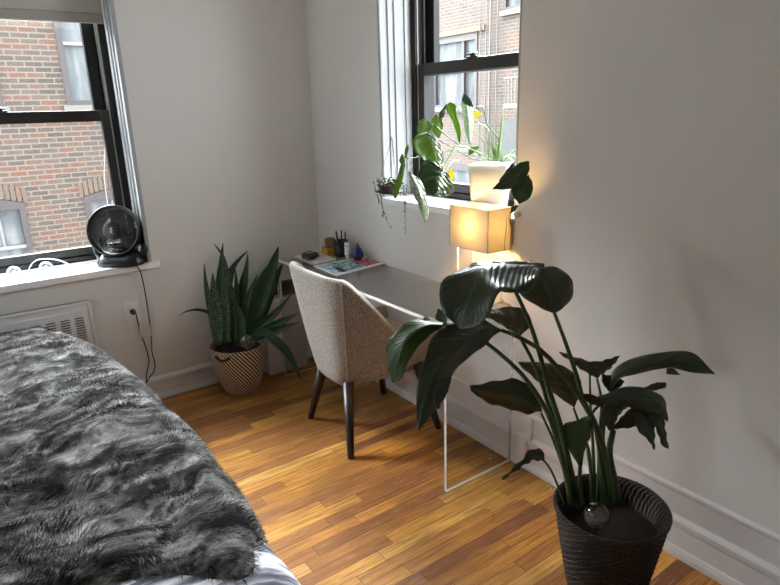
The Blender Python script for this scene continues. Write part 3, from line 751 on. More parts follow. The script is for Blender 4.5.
G().tube(spline([(-.05, LY0 - .004, 1.12), (-.052, LY0 - .006, 1.08), (-.055, LY0 - .004, 1.03), (-.055, LY0 - .004, .98)], 12), .0012, 5).make('pull_cord', M_PLASTIC, lp)

# ---------------------------------------------------------------- things on the desk
def teard(c_, r, h, n_=22):
    return [(r * 1.06 * math.sin(PI * t ** .58) ** .8 * (1 - t) ** .25, h * t) for t in np.linspace(0, 1, n_)]
pos = on(2, 357, 256.5, .765); pos = Vector((min(pos.x, -.075), pos.y - .02, DZ + .001))
bt = G().lathe(teard(0, .034, .098), pos, 28).make('teardrop_ornament', plain('cobalt_glaze', (.010, .025, .13), .12, .1)); tag(bt, 'glossy cobalt blue teardrop ornament on the desk in front of the right wall', 'ornament')
cp = on(2, 343.5, 253.5, DZ); cp = Vector((-.100, cp.y - .055, DZ + .001))
cu = thing('pen_cup', cp, 'black pen cup holding pens at the back of the clear desk', 'cup')
G().lathe([(0, .002), (.036, .002), (.040, .008), (.042, .095), (.0395, .095), (.037, .010), (0, .008)], cp, 28).make('cup', M_PLASTIC, cu)
pens = [((-.012, -.01), (-.03, -.008), .155, M_PLASTIC, 'dark'), ((.01, .01), (.02, .02), .15, M_PLASTIC, 'dark'), ((.015, -.012), (.012, -.035), .15, M_PLASTIC, 'dark'), ((-.004, .014), (-.015, .03), .145, plain('silver_pen', (.4, .4, .42), .3), 'silver')]
for k, (a, b, h, m_, nm) in enumerate(pens):
    pn = G().tube([cp + Vector((a[0], a[1], .012)), cp + Vector((b[0], b[1], h - .01)), cp + Vector((b[0] * 1.05, b[1] * 1.05, h))], [.0045, .0045, .002], 8).make('pen', m_)
    tag(pn, ['dark pen leaning left in the black pen cup', 'dark pen at the back of the black pen cup', 'dark pen leaning towards the white tube in the black pen cup', 'silver pen in the black pen cup'][k], 'pen', 'pens in the black cup')
tb = on(2, 347.5, 258.5, DZ); tbz = Vector((tb.x, tb.y, DZ + .001))
tub = thing('cream_tube', tbz, 'white squeeze tube standing on its cap beside the black pen cup', 'tube')
g = G(); g.lathe([(0, 0), (.010, 0), (.011, .022), (0, .022)], tbz, 16); g.make('cap', M_WPLASTIC, tub)
def tubef(u, v):
    a = u * 2 * PI; rx = .013 + .004 * v; ry = .012 * (1 - v) + .001
    return tbz + Vector((ry * math.cos(a) - .5 * rx * math.sin(a), rx * math.sin(a) * .8, .022 + .07 * v))
G().grid(tubef, 20, 6).make('tube_body', M_WPLASTIC, tub)
dd = tbz + Vector((-.0095, -.0105, .073)); G().lathe([(0, .0), (.004, 0), (.0035, .001), (0, .0012)], seg=12, M=Matrix.Translation(dd) @ Vector((-.6, -.8, 0)).to_track_quat('Z', 'Y').to_matrix().to_4x4()).make('printed_dot', M_PLASTIC, tub)
wb = on(2, 330.5, 252, DZ); wb.x = -.11; wb.y -= .035
wv = [(wb.x + .032 * math.cos(a + .5), wb.y + .03 * math.sin(a + .5)) for a in np.linspace(0, 2 * PI, 7)[:-1]]
bz = DZ + .040
blk = mesh('wooden_block', [(x, y, bz) for x, y in wv] + [(x, y, bz + .055) for x, y in wv], [tuple(range(5, -1, -1)), tuple(range(6, 12))] + [(i, (i+1) % 6, 6 + (i+1) % 6, 6 + i) for i in range(6)], plain('reddish_wood', (.23, .095, .05), .5, .3), smooth=False, bevel=.004)
tag(blk, 'faceted reddish-brown wooden block on top of the yellow box at the back of the desk', 'block')
yb = box('yellow_box', (wb.x - .045, wb.y - .042, DZ + .001), (wb.x + .04, wb.y + .040, bz - .001), plain('mustard_card', (.62, .33, .03), .5), None, .006)
tag(yb, 'small mustard yellow box on the desk left of the black pen cup', 'box')
# magazine sheet with the collage picture, white pad, dark glove
def quad(name, pix, z, hgt, mat):
    c4 = [on(2, x_, y_, z) for x_, y_ in pix]
    vs = [Vector((c.x, c.y, z)) for c in c4] + [Vector((c.x, c.y, z + hgt)) for c in c4]
    uv = [(0, 0), (1, 0), (1, 1), (0, 1)] * 2
    return mesh(name, vs, [(3,2,1,0),(4,5,6,7),(0,1,5,4),(1,2,6,5),(2,3,7,6),(3,0,4,7)], mat, smooth=False, uv=uv)
def collage():
    t = NT('collage_print'); uv = t.coord('UV'); s_ = t.sep(uv); u, v = s_[0], s_[1]
    vo = t.n('ShaderNodeTexVoronoi'); vo.inputs['Scale'].default_value = 9; t.l(uv, vo.inputs['Vector'])
    n1 = t.noise(uv, 13, 4, .7)
    left = t.ramp(n1, [(.38, (.03, .10, .38)), (.5, (.35, .55, .80)), (.6, (.75, .8, .85))])
    mid = t.ramp(n1, [(.36, (.01, .05, .07)), (.46, (.04, .26, .30)), (.55, (.35, .62, .62)), (.66, (.75, .78, .74))])
    right = t.ramp(n1, [(.38, (.25, .01, .02)), (.52, (.50, .03, .04)), (.66, (.75, .70, .68))])
    col = t.mix(t.math('GREATER_THAN', u, .26), left, mid); col = t.mix(t.math('GREATER_THAN', u, .66), col, right)
    dk_ = t.math('MULTIPLY', t.math('LESS_THAN', t.math('ABSOLUTE', t.math('SUBTRACT', u, .24)), .05), t.math('LESS_THAN', v, .6))
    col = t.mix(dk_, col, (.06, .025, .02))
    bord = t.math('LESS_THAN', t.math('MINIMUM', t.math('MINIMUM', u, t.math('SUBTRACT', 1, u)), t.math('MINIMUM', t.math('SUBTRACT', v, .10), t.math('SUBTRACT', .97, v))), .035)
    col = t.mix(bord, col, (.78, .78, .77))
    return t.done(t.bsdf(col, .25))
mg = quad('art_magazine', [(336, 276.5), (385.5, 263.5), (364, 257), (314, 266.5)], DZ + .001, .004, collage())
tag(mg, 'white-bordered magazine with a colourful collage cover in blue, teal and red on the desk', 'magazine')
pd = quad('paper_pad', [(316, 264.5), (336, 259.5), (318, 252.5), (294, 257)], DZ + .001, .005, M_WPLASTIC)
tag(pd, 'white paper pad at the left end of the desk under the dark cloth', 'pad')
gc = on(2, 310, 257.5, DZ + .01)
def glv(u, v):
    a = u * 2 * PI; b = v * PI
    k = 1 + .55 * nz(3 * math.cos(a) * math.sin(b), 3 * math.sin(a) * math.sin(b), 3 * math.cos(b) + 4)
    x_ = .072 * math.sin(b) * math.cos(a) * k; y_ = .045 * math.sin(b) * math.sin(a) * k; z_ = .016 - .016 * math.cos(b) * k
    c_, s_ = math.cos(.9), math.sin(.9)
    return Vector((gc.x + x_ * c_ - y_ * s_, gc.y + x_ * s_ + y_ * c_, max(DZ + .007, DZ + .006 + z_)))
gv_ = G().grid(glv, 28, 14).make('folded_cloth', plain('charcoal_cloth', (.045, .045, .05), .8, .3, 60, .4))
tag(gv_, 'crumpled charcoal cloth pouch lying on the white paper pad', 'cloth')
gg = G().tube(spline([gc + Vector((-.03, -.02, .034)), gc + Vector((-.005, -.035, .036)), gc + Vector((.02, -.02, .037)), gc + Vector((.02, .01, .037))], 16), .002, 6).make('white_cord', M_WPLASTIC)
tag(gg, 'short loop of white cord on the charcoal cloth', 'cord')

# ---------------------------------------------------------------- chair
ch = thing('tub_chair', (-.34, -1.0, 0), 'grey tweed tub chair with dark tapered legs pushed under the desk', 'chair')
CX, CY = -.335, -.982
def plan(t):                         # t in [-1,1] around the back, front left (+y) to front right
    a = t * PI * .5
    s_, c_ = math.sin(a), math.cos(a)
    e = .52
    return -abs(c_) ** e, -math.copysign(abs(s_) ** e, s_)
RT = .843
def fwd(t): return .30 * max(0, (abs(t) - .45) / .55) ** 1.3
def rimz(t):
    px = CX + plan(t)[0] * .285 + fwd(t)
    d = px + .565
    if d <= -.03: return RT
    if d < .03: return RT - 1.2 * (d + .03) ** 2 / .12
    z = RT - 1.2 * d
    k = .06; lo = .50
    return lo + (z - lo) if z - lo > k else lo + k * math.exp((z - lo - k) / k)
def outer(t, v):                     # v 0 bottom .. 1 rim
    x, y = plan(t); zt = rimz(t)
    zb = .272
    z = zb + (zt - zb) * v
    f = (z - zb) / (RT - zb)
    wx = .195 + .090 * f ** .75; wy = .150 + .153 * f ** .66
    if v < .06: wx -= .03 * (1 - v / .06); wy -= .03 * (1 - v / .06)
    return Vector((CX + x * wx + fwd(t), CY + y * wy, z))
def inner(t, v):
    o_ = outer(t, v); c_ = Vector((CX + .06, CY, o_.z))
    x, y = plan(t); n_ = Vector((x, y * 1.1, 0)).normalized()
    th_ = .038
    if abs(t) > .85: th_ *= 1
    p = o_ - n_ * th_; return p
def shell(u, v):                     # u around, v: up the outer, over the rim, down the inner
    t = -1 + 2 * u
    if v < .5: return outer(t, v / .5)
    if v < .62:
        f = (v - .5) / .12; a = f * PI; o_, i_ = outer(t, 1), inner(t, 1)
        return (o_ + i_) / 2 + (o_ - i_) / 2 * math.cos(a) + Vector((0, 0, .016 * math.sin(a)))
    f = (v - .62) / .38
    return inner(t, 1 - f * .80)
g = G().grid(shell, 72, 50)
w = 73
for side in (0, 72):                 # close the arm fronts
    colv = [j * w + side for j in range(51)]
    g.f.append(tuple(colv if side else colv[::-1]))
# underside
bot = [k for k in range(73)]
g.f.append(tuple(bot[::-1]))
g.make('shell', M_TWEED, ch)
g = G()
TS = .46
for t in (TS, -TS):
    x, y = plan(t); n_ = Vector((x, y, 0)).normalized()
    g.tube([outer(t, v) + n_ * .001 for v in np.linspace(0, 1, 18)] + [inner(t, 1) + Vector((0, 0, .01))], .004, 6)
g.make('seam', M_PIPE, ch)
def seatf(u, v):
    a = u * 2 * PI; s_, c_ = math.sin(a), math.cos(a); e = .55
    ex = math.copysign(abs(c_) ** e, c_); ey = math.copysign(abs(s_) ** e, s_)
    zz = [(.0, .315), (.93, .315), (1.0, .335), (1.0, .45), (.95, .475), (.7, .485), (0, .49)]
    i = min(5, int(v * 6)); f = v * 6 - i
    r = zz[i][0] * (1 - f) + zz[i+1][0] * f; z = zz[i][1] * (1 - f) + zz[i+1][1] * f
    return Vector((CX + .045 + ex * .245 * r, CY + ey * (.195) * r, z))
G().grid(seatf, 48, 24).make('seat', M_TWEED, ch)
legs = [((-.585, -1.238), (-.515, -1.13)), ((-.545, -.772), (-.50, -.875)), ((-.085, -1.280), (-.125, -1.165)), ((-.075, -.78), (-.16, -.87))]
for (fx, fy), (tx, ty) in legs:
    G().tube([(fx, fy, 0), (fx, fy, .001), (tx, ty, .33)], [.0155, .0165, .027], 20).make('leg', M_WALNUT, ch)

# ---------------------------------------------------------------- white cabinet & rack in the corner
bx_ = thing('file_box', (-.32, -.09, 0), 'white storage box on the floor in the corner behind the snake plant', 'box')
box('carcass', (-.484, -.140, .0), (-.215, -.042, .425), plain('white_laminate', (.60, .60, .60), .4, .03), bx_, .004)
box('lid', (-.488, -.145, .426), (-.211, -.040, .47), plain('white_laminate_lid', (.66, .66, .66), .4, .03), bx_, .005)
fr_ = thing('wire_rack', (-.35, -.09, .471), 'small white rack with dark things in it on top of the white storage box', 'rack')
g = G()
for x_ in (-.475, -.36, -.225):
    for y_ in (-.13, -.055): g.box((x_ - .005, y_ - .005, .471), (x_ + .005, y_ + .005, .60))
for z_ in (.471, .592): g.box((-.48, -.135, z_), (-.22, -.125, z_ + .008)); g.box((-.48, -.06, z_), (-.22, -.05, z_ + .008))
g.make('rack_frame', M_WPLASTIC, fr_, smooth=False)
g = G(); g.box((-.46, -.118, .50), (-.375, -.07, .585)); g.box((-.35, -.118, .485), (-.24, -.07, .57)); g.make('dark_case', M_PLASTIC, fr_, smooth=False, bevel=.004)

# ---------------------------------------------------------------- leaves
def ext(pts, d):                     # pixel polyline + depths (list) -> 3D
    n_ = len(pts); out = []
    for i, p in enumerate(pts):
        f = i / (n_ - 1) * (len(d) - 1); k = min(len(d) - 2, int(f)); dd_ = d[k] + (d[k+1] - d[k]) * (f - k)
        out.append(P(p[0], p[1], dd_))
    return out
def leaf(par, M_, L_, R_, d, dl=.0, dr=.0, mat=None, n=22, bulge=.10, wav=.004, name='leaf', label=None):
    d = list(d) if hasattr(d, '__len__') else [d, d]
    ms = spline(ext(M_, d), n); ls = spline(ext(L_, d), n); rs = spline(ext(R_, d), n)
    K = 6; vs = []; uv = []; fw = -(ROT @ Vector((0, 0, 1)))
    for i in range(n):
        t = i / (n - 1); s_ = math.sin(PI * min(1, t * 1.0)) ** .6
        m_ = Vector(ms[i]); l_ = Vector(ls[i]) + fw * dl * s_; r_ = Vector(rs[i]) + fw * dr * s_
        ax = (r_ - l_); tg = Vector(ms[min(n-1, i+1)]) - Vector(ms[max(0, i-1)])
        nn = ax.cross(tg); nn = nn.normalized() if nn.length > 1e-9 else Vector((0, 0, 0))
        for k in range(-K, K + 1):
            f = abs(k) / K; e = l_ if k < 0 else r_
            p = m_ + (e - m_) * f + nn * ((e - m_).length * bulge * math.sin(PI * f) + wav * f * math.sin(t * 26 + k))
            vs.append(p); uv.append((.5 + .5 * k / K, t))
    w = 2 * K + 1
    fs = [(j*w+i, j*w+i+1, (j+1)*w+i+1, (j+1)*w+i) for j in range(n-1) for i in range(2*K)]
    o_ = mesh(name, vs, fs, mat or M_BOP, par, uv=uv, solid=.0012)
    if label: o_['label'] = label
    return o_
def stem(par, pts, d, r, mat=None, name='stem', n=16):
    d = list(d) if hasattr(d, '__len__') else [d, d]
    p = spline(ext(pts, d), n)
    if hasattr(r, '__len__'): r = [r[0] + (r[1] - r[0]) * i / (n - 1) for i in range(n)]
    return G().tube(p, r, 8).make(name, mat or M_STEM, par)

# big bird of paradise plant -------------------------------------------------
PC = P(611, 506, 1.86); PX, PY, PZ = PC.x, PC.y, PC.z
PR = 54.5 * 1.86 / FPX
print('POT', PC, PR)
bp = thing('bird_of_paradise_plant', (PX, PY, 0), 'tall bird of paradise plant with broad dark leaves in a dark wicker basket', 'potted plant')
prof = [(0, .0), (.092, 0), (.100, .012)] + [(.100 + (PR - .100) * f ** .8, .012 + (PZ - .012) * f) for f in np.linspace(.03, .97, 44)]
rip = lambda a, i: .0030 * math.sin(a * 34 + (PI if i % 2 else 0)) if 3 < i < 47 else 0
prof += [(PR + .004, PZ - .008), (PR + .005, PZ), (PR, PZ + .005), (PR - .008, PZ), (PR - .012, PZ - .02), (PR - .03, PZ - .09), (0, PZ - .09)]
G().lathe(prof, (PX, PY, 0), 136, ripple=rip).make('basket', M_WICK, bp)
G().lathe([(0, PZ - .070), (PR * .5, PZ - .072), (PR - .030, PZ - .078)], (PX, PY, 0), 32, ripple=lambda a, i: .004 * math.sin(a * 7)).make('soil', M_SOIL, bp)
def lcr(L, ox, oy, s_): return [(ox + x / s_, oy + y / s_) for x, y in L]
c1 = lambda L: lcr(L, 380, 240, 3.9)
c5 = lambda L: lcr(L, 480, 340, 3.9)
c6 = lambda L: lcr(L, 560, 320, 3.9)
c4 = lambda L: lcr(L, 410, 300, 5.85)
# crown leaves
leaf(bp, c1([(632,100),(520,98),(405,108),(362,190),(333,265),(312,348)]), c1([(632,94),(500,86),(350,100),(245,165),(240,262),(312,348)]), c1([(632,110),(540,185),(440,203),(415,270),(365,332),(312,348)]), [1.70, 1.64, 1.58, 1.55, 1.56], .03, -.09, M_BOP, 30, .05)
leaf(bp, c1([(530,205),(560,160),(600,120),(644,92)]), c1([(530,205),(478,200),(540,150),(644,92)]), c1([(530,205),(590,200),(636,140),(644,92)]), [1.72, 1.71, 1.70], .02, .03, M_BOPG, 14, .12)
leaf(bp, c1([(640,92),(560,84),(460,83),(352,95)]), c1([(640,92),(560,80),(440,78),(352,93)]), c1([(640,97),(560,98),(450,101),(352,98)]), [1.73, 1.72, 1.72], .04, -.02, M_BOP, 16, .1)
leaf(bp, c1([(680,288),(662,225),(637,160),(608,108)]), c1([(680,288),(628,262),(548,198),(608,108)]), c1([(680,288),(752,245),(772,165),(705,104),(608,108)]), [1.85, 1.83, 1.82], .03, .05, M_BOP, 24, .08)
leaf(bp, [(501,330),(485,328),(475,332.5),(461,344.5),(444,365),(432,387),(424,408),(418.5,431)], [(501,329),(482,319),(465,320),(446,325),(431,342),(423,366),(416,400),(418,431)], [(501,331),(487,345),(475,356),(459.5,368.5),(450,390),(441,408),(428,420),(418.5,431)], [1.68, 1.58, 1.50, 1.47], .02, .04, M_BOP, 32, .06)
leaf(bp, [(445,376),(441,388),(437,408)], [(446,374),(436,385),(436.5,409)], [(452,376),(448,392),(437.5,410)], [1.49, 1.48], 0, .01, M_BOP, 12, .05)
leaf(bp, c1([(258,330),(175,335),(95,400),(48,552)]), c1([(258,325),(160,305),(62,358),(24,440),(46,552)]), c1([(258,336),(195,372),(125,450),(78,545),(50,554)]), [1.66, 1.62, 1.60, 1.62], .04, .0, M_BOPG, 24, .08, label='bright green drooping leaf')
leaf(bp, c1([(255,325),(238,300),(228,268)]), c1([(240,330),(216,305),(226,268)]), c1([(262,325),(262,300),(232,268)]), [1.72, 1.74], 0, .01, M_BOP, 10, .05)
leaf(bp, c1([(548,374),(545,325),(470,292),(385,285)]), c1([(548,374),(598,325),(560,266),(470,265),(385,283)]), c1([(548,374),(510,355),(450,318),(385,288)]), [1.82, 1.84, 1.86], .02, .0, M_BOPB, 24, .08, label='broad leaf with lamp-lit brown underside, the light put into its colour')
# lower leaves
leaf(bp, c5([(242,275),(160,228),(70,205),(-38,186)]), c5([(242,272),(220,195),(140,152),(60,160),(-38,178)]), c5([(242,280),(195,296),(115,276),(35,252),(-36,198)]), [1.80, 1.76, 1.72], .0, .04, M_BOP, 26, .06)
leaf(bp, c5([(368,265),(335,185),(255,125),(152,88)]), c5([(368,265),(302,218),(225,160),(150,92)]), c5([(368,265),(408,175),(340,108),(215,90),(152,85)]), [1.92, 1.90, 1.88], .02, .04, M_BOPB, 24, .06, label='leaf with a torn brown edge')
leaf(bp, c5([(457,150),(425,105),(375,80),(308,47)]), c5([(457,150),(400,118),(365,95),(308,48)]), c5([(457,150),(440,92),(380,70),(312,46)]), [1.95, 1.93, 1.92], 0, .02, M_BOPB, 16, .05)
leaf(bp, c5([(455,150),(470,112),(500,92),(546,62)]), c5([(455,150),(440,100),(500,74),(546,62)]), c5([(455,150),(490,132),(525,105),(546,62)]), [1.95, 1.96, 1.97], 0, .02, M_BOP, 16, .05)
leaf(bp, c5([(455,150),(432,110),(440,96),(500,96),(520,80)]), c5([(455,150),(420,105),(430,84),(495,84),(520,78)]), c5([(455,150),(445,118),(450,104),(500,102),(520,84)]), [1.95, 1.96], 0, .0, M_BOPB, 14, .05)
leaf(bp, c6([(192,287),(205,235),(285,195),(420,165),(520,165),(602,208)]), c6([(200,287),(215,205),(280,160),(410,131),(530,130),(602,206)]), c6([(190,287),(240,232),(300,216),(435,190),(530,208),(602,211)]), [1.90, 1.88, 1.85, 1.80], .03, .02, M_BOP, 30, .05)
leaf(bp, c6([(200,287),(195,250),(180,215)]), c6([(198,287),(165,245),(163,208)]), c6([(203,287),(250,240),(200,215)]), [1.94, 1.95], 0, .0, M_BOP, 12, .05)
leaf(bp, c6([(415,195),(440,205),(466,212)]), c6([(415,190),(440,188),(466,211)]), c6([(415,210),(440,213),(466,214)]), [1.83, 1.83], 0, 0, M_BOP, 8, .0)
leaf(bp, c6([(168,330),(230,312),(310,305),(385,325),(421,397)]), c6([(120,308),(190,292),(285,264),(400,292),(427,345),(421,397)]), c6([(180,330),(235,332),(320,355),(375,368),(421,397)]), [1.86, 1.85, 1.83], .03, .01, M_BOP, 26, .06)
leaf(bp, c6([(175,330),(130,308),(82,288)]), c6([(175,322),(130,292),(82,286)]), c6([(170,338),(115,326),(84,292)]), [1.86, 1.84], 0, .0, M_BOP, 12, .05)
leaf(bp, c6([(310,275),(360,262),(414,250)]), c6([(315,272),(370,245),(413,243)]), c6([(330,285),(370,275),(413,263)]), [1.92, 1.94], 0, .0, M_BOPB, 12, .05, label='pale curled leaf tip')
leaf(bp, c6([(310,345),(330,400),(368,506)]), c6([(290,345),(300,425),(345,470),(366,506)]), c6([(330,350),(372,400),(374,460),(369,506)]), [1.88, 1.86], 0, .01, M_BOP, 18, .06)
leaf(bp, c6([(335,355),(385,410),(424,502)]), c6([(325,350),(372,420),(400,492),(424,502)]), c6([(360,360),(405,382),(418,440),(424,502)]), [1.88, 1.87], 0, .01, M_BOP, 18, .06)
leaf(bp, c6([(205,425),(260,385),(310,330)]), c6([(205,422),(235,382),(300,320)]), c6([(210,425),(300,412),(320,350)]), [1.92, 1.90], 0, .0, M_BOPB, 14, .05)
leaf(bp, c5([(385,492),(392,410),(440,293)]), c5([(385,492),(345,410),(328,342),(380,318),(440,292)]), c5([(385,492),(420,435),(445,372),(442,293)]), [1.80, 1.79, 1.80], .02, .03, M_BOPG, 20, .06, label='upright olive green leaf')
leaf(bp, c5([(515,352),(520,300),(560,262),(582,250)]), c5([(500,352),(470,290),(490,250),(582,248)]), c5([(522,352),(550,300),(575,268),(584,252)]), [1.92, 1.92], .0, .02, M_BOP, 16, .06)
leaf(bp, c5([(253,474),(222,452),(170,485),(85,542)]), c5([(253,474),(242,430),(200,427),(148,482),(84,541)]), c5([(253,474),(208,478),(158,508),(88,546)]), [1.78, 1.72, 1.70], .0, .02, M_BOP, 22, .06)
# petioles, from the soil to each blade
base = lambda x_, y_: (x_, y_)
D0 = 1.86
def pet(pts, d1, r=(.009, .005), d0=D0): stem(bp, pts[::-1], [d0, (d0 + d1) / 2, d1], r)
pet(c1([(530,205),(570,290),(610,400),(660,585)]) + c5([(315,340),(365,560),(385,650)]), 1.72, (.010, .0055))
pet(c1([(680,285),(720,390),(770,540)]) + c5([(400,230),(450,330),(475,500),(480,640)]), 1.85, (.010, .0055))
pet(c1([(475,352),(540,378),(640,440),(760,585)]) + c5([(400,240),(455,340),(495,480),(510,640)]), 1.68, (.010, .006), 1.87)
pet(c1([(245,325),(330,345),(420,405),(510,480)]) + c5([(190,165),(262,280),(305,400),(345,560),(360,640)]), 1.66, (.009, .005), 1.84)
pet(c1([(545,378),(590,460),(640,585)]) + c5([(262,240),(320,390),(365,560),(378,640)]), 1.82, (.009, .005), 1.88)
pet(c5([(238,285),(290,400),(330,520),(350,640)]), 1.80, (.006, .0035), 1.85)
pet(c5([(365,265),(388,330),(425,440),(445,640)]), 1.92, (.007, .0035), 1.9)
pet(c5([(457,150),(474,240),(468,360),(460,640)]), 1.95, (.007, .004), 1.92)
pet(c5([(428,125),(431,250),(440,400),(450,640)]), 1.94, (.006, .003), 1.93)
pet(c5([(480,240),(435,290),(405,400),(388,540),(400,640)]), 1.88, (.007, .004), 1.84)
pet(c5([(510,215),(488,290),(478,420),(484,640)]), 1.94, (.008, .005), 1.92)
pet(c5([(520,350),(505,440),(525,560),(535,640)]), 1.92, (.014, .009), 1.90)
pet(c5([(253,474),(275,505),(300,560),(330,640)]), 1.78, (.004, .003), 1.84)
pet(c5([(388,490),(392,560),(398,640)]), 1.80, (.006, .004), 1.84)
for a, b, r in (((470,400),(490,640),.011), ((420,430),(440,640),.009), ((345,440),(372,640),.009)):
    stem(bp, c5([b, ((a[0]+b[0])/2 + 5, (a[1]+b[1])/2), a]), [1.86, 1.90], (r, r * .5))
gp = P(597, 516, 1.77)
wg = thing('watering_globe', gp, 'clear glass watering globe stuck in the soil of the big dark wicker basket', 'watering globe')
G().lathe([(.038 * math.sin(a), -.038 * math.cos(a)) for a in np.linspace(.12, PI, 17)], gp, 28).make('bulb', M_GLOBE, wg)
G().tube([gp + Vector((0, 0, -.037)), gp + Vector((.004, .004, -.085))], [.006, .004], 10).make('stake', M_GLOBE, wg)

# snake plant ---------------------------------------------------------------
SD = 3.2; bc2 = P(237.5, 341, SD); 
SXc, SYc, SZc = bc2.x, bc2.y, bc2.z
fb_ = on(2, 238, 389, 0.0)
SXc, SYc = fb_.x - .005, fb_.y + .01
tmp = on(1, 238, 343, SYc); SZc = tmp.z; SD = (CAM - tmp).dot(ROT @ Vector((0, 0, 1)))
SR = 27 * SD / FPX; print('SNAKE', SXc, SYc, SZc, SR, SD)
SYc = -.205; tmp = on(1, 237.5, 344, SYc); SXc, SZc = tmp.x, tmp.z; SD = (CAM - tmp).dot(ROT @ Vector((0, 0, 1))); SR = 26.5 * SD / FPX
sp = thing('snake_plant', (SXc, SYc, 0), 'snake plant in a black and beige diagonally striped basket in the far corner', 'potted plant')
prof = [(0, 0), (SR * .60, 0), (SR * .66, .01)] + [(SR * (.66 + .34 * math.sin(f * PI / 2) ** .8 * 1.02), .01 + (SZc - .01) * f) for f in np.linspace(.05, 1, 26)] + [(SR * .99, SZc + .006), (SR * .96, SZc + .002), (SR * .93, SZc - .04), (SR*.9, SZc - .08)]
G().lathe(prof, (SXc, SYc, 0), 72).make('basket', M_BASK, sp)
G().lathe([(0, SZc - .02), (SR * .90, SZc - .03)], (SXc, SYc, 0), 32).make('soil', M_SOIL, sp)
def snk(x_, y_): return (170 + x_ / 6, 240 + y_ / 6)
dsp = 3.28
hd = P(220, 351, 1); 
ang = math.atan2(CAM.y - SYc, CAM.x - SXc) 
ha = [Vector((SXc + (SR * 1.0 + .006) * math.cos(ang - .62 + a), SYc + (SR * 1.0 + .006) * math.sin(ang - .62 + a), SZc - .03 - .012 * math.cos(a * 8))) for a in np.linspace(-.3, .3, 9)]
G().tube(ha, .008, 8).make('handle', M_PLASTIC, sp)
def blade(pts, w, d, mat=M_SNK, tw=0, n=18, label=None):
    d = list(d) if hasattr(d, '__len__') else [d, d]
    p = spline(ext([snk(*q_) for q_ in pts], d), n); vs = []; uv = []; K = 3
    fw = (ROT @ Vector((0, 0, 1)))
    for i in range(n):
        t = i / (n - 1); m_ = Vector(p[i]); tg = (Vector(p[min(n-1, i+1)]) - Vector(p[max(0, i-1)])).normalized()
        sd_ = tg.cross(fw).normalized(); sd_ = Matrix.Rotation(tw * (1 - .4 * t), 3, tg) @ sd_; nn = sd_.cross(tg)
        ww = 1.12 * w / 6 * dsp / FPX * .5 * min(1, (1 - t) * 3.2 + .02) ** .8 * (.62 + .38 * math.sin(PI * min(1, t * 1.3)))
        for k in range(-K, K + 1):
            f = k / K; vs.append(m_ + sd_ * ww * f - nn * ww * .28 * (1 - f * f)); uv.append((.5 + .5 * f, t))
    w_ = 2 * K + 1
    fs = [(j*w_+i, j*w_+i+1, (j+1)*w_+i+1, (j+1)*w_+i) for j in range(n-1) for i in range(2*K)]
    o_ = mesh('leaf', vs, fs, mat, sp, uv=uv, solid=.003)
    if label: o_['label'] = label
d1_ = SD - .06
blade([(395,620),(385,410),(345,240),(318,100),(262,20)], 42, [d1_ - .03, d1_ - .04], M_SNKV, label='pale banded leaf curving left')
blade([(310,630),(308,450),(303,260),(308,120),(318,18)], 60, [d1_ + .02, d1_ + .02])
blade([(275,620),(245,440),(220,300),(208,200),(203,138)], 34, [d1_ - .02, d1_ - .05], M_SNKV)
blade([(290,630),(280,450),(262,300),(255,198)], 74, [d1_ - .06, d1_ - .07], M_SNKV)
blade([(385,620),(345,330),(370,180),(415,115),(467,64)], 50, [d1_ + .05, d1_ + .06])
blade([(410,620),(412,430),(440,260),(460,150),(466,80)], 58, [d1_ + .03, d1_ + .05])
blade([(380,620),(392,430),(398,280),(390,165)], 42, [d1_ , d1_ + .01], M_SNKV)
blade([(455,620),(500,440),(570,270),(615,160),(651,38)], 118, [d1_ - .02, d1_ + .0], tw=.2)
blade([(480,610),(545,430),(620,260),(678,135)], 80, [d1_ + .05, d1_ + .06])
blade([(470,620),(530,535),(620,450),(728,328)], 44, [d1_ - .04, d1_ - .05, d1_ - .06])
blade([(440,620),(455,420),(480,310),(528,205)], 38, [d1_ - .06, d1_ - .06])
blade([(340,620),(338,450),(330,300),(352,230)], 52, [d1_ - .05, d1_ - .08], M_SNKV)
blade([(420,640),(425,500),(400,400),(380,330)], 60, [d1_ - .09, d1_ - .10])
blade([(350,640),(330,520),(240,440),(165,418),(95,430),(54,455)], 20, [d1_ - .02, d1_ - .02], label='thin leaf hooking out to the left')
blade([(480,600),(560,548),(650,500),(765,440)], 56, [d1_ - .07, d1_ - .12])
blade([(480,605),(570,560),(670,530),(775,490)], 50, [d1_ - .08, d1_ - .12])
blade([(470,600),(560,555),(640,610),(720,700),(790,850)], 50, [d1_ - .09, d1_ - .16, d1_ - .16])
gp = P(247.5, 341, d1_ - .135)
wg = thing('watering_globe', gp, 'clear glass watering globe stuck in the soil of the striped basket', 'watering globe')
G().lathe([(.040 * math.sin(a), -.040 * math.cos(a)) for a in np.linspace(.12, PI, 17)], gp, 28).make('bulb', M_GLOBE, wg)
G().tube([gp + Vector((0, 0, -.038)), gp + Vector((.004, .03, -.09))], [.006, .004], 10).make('stake', M_GLOBE, wg)

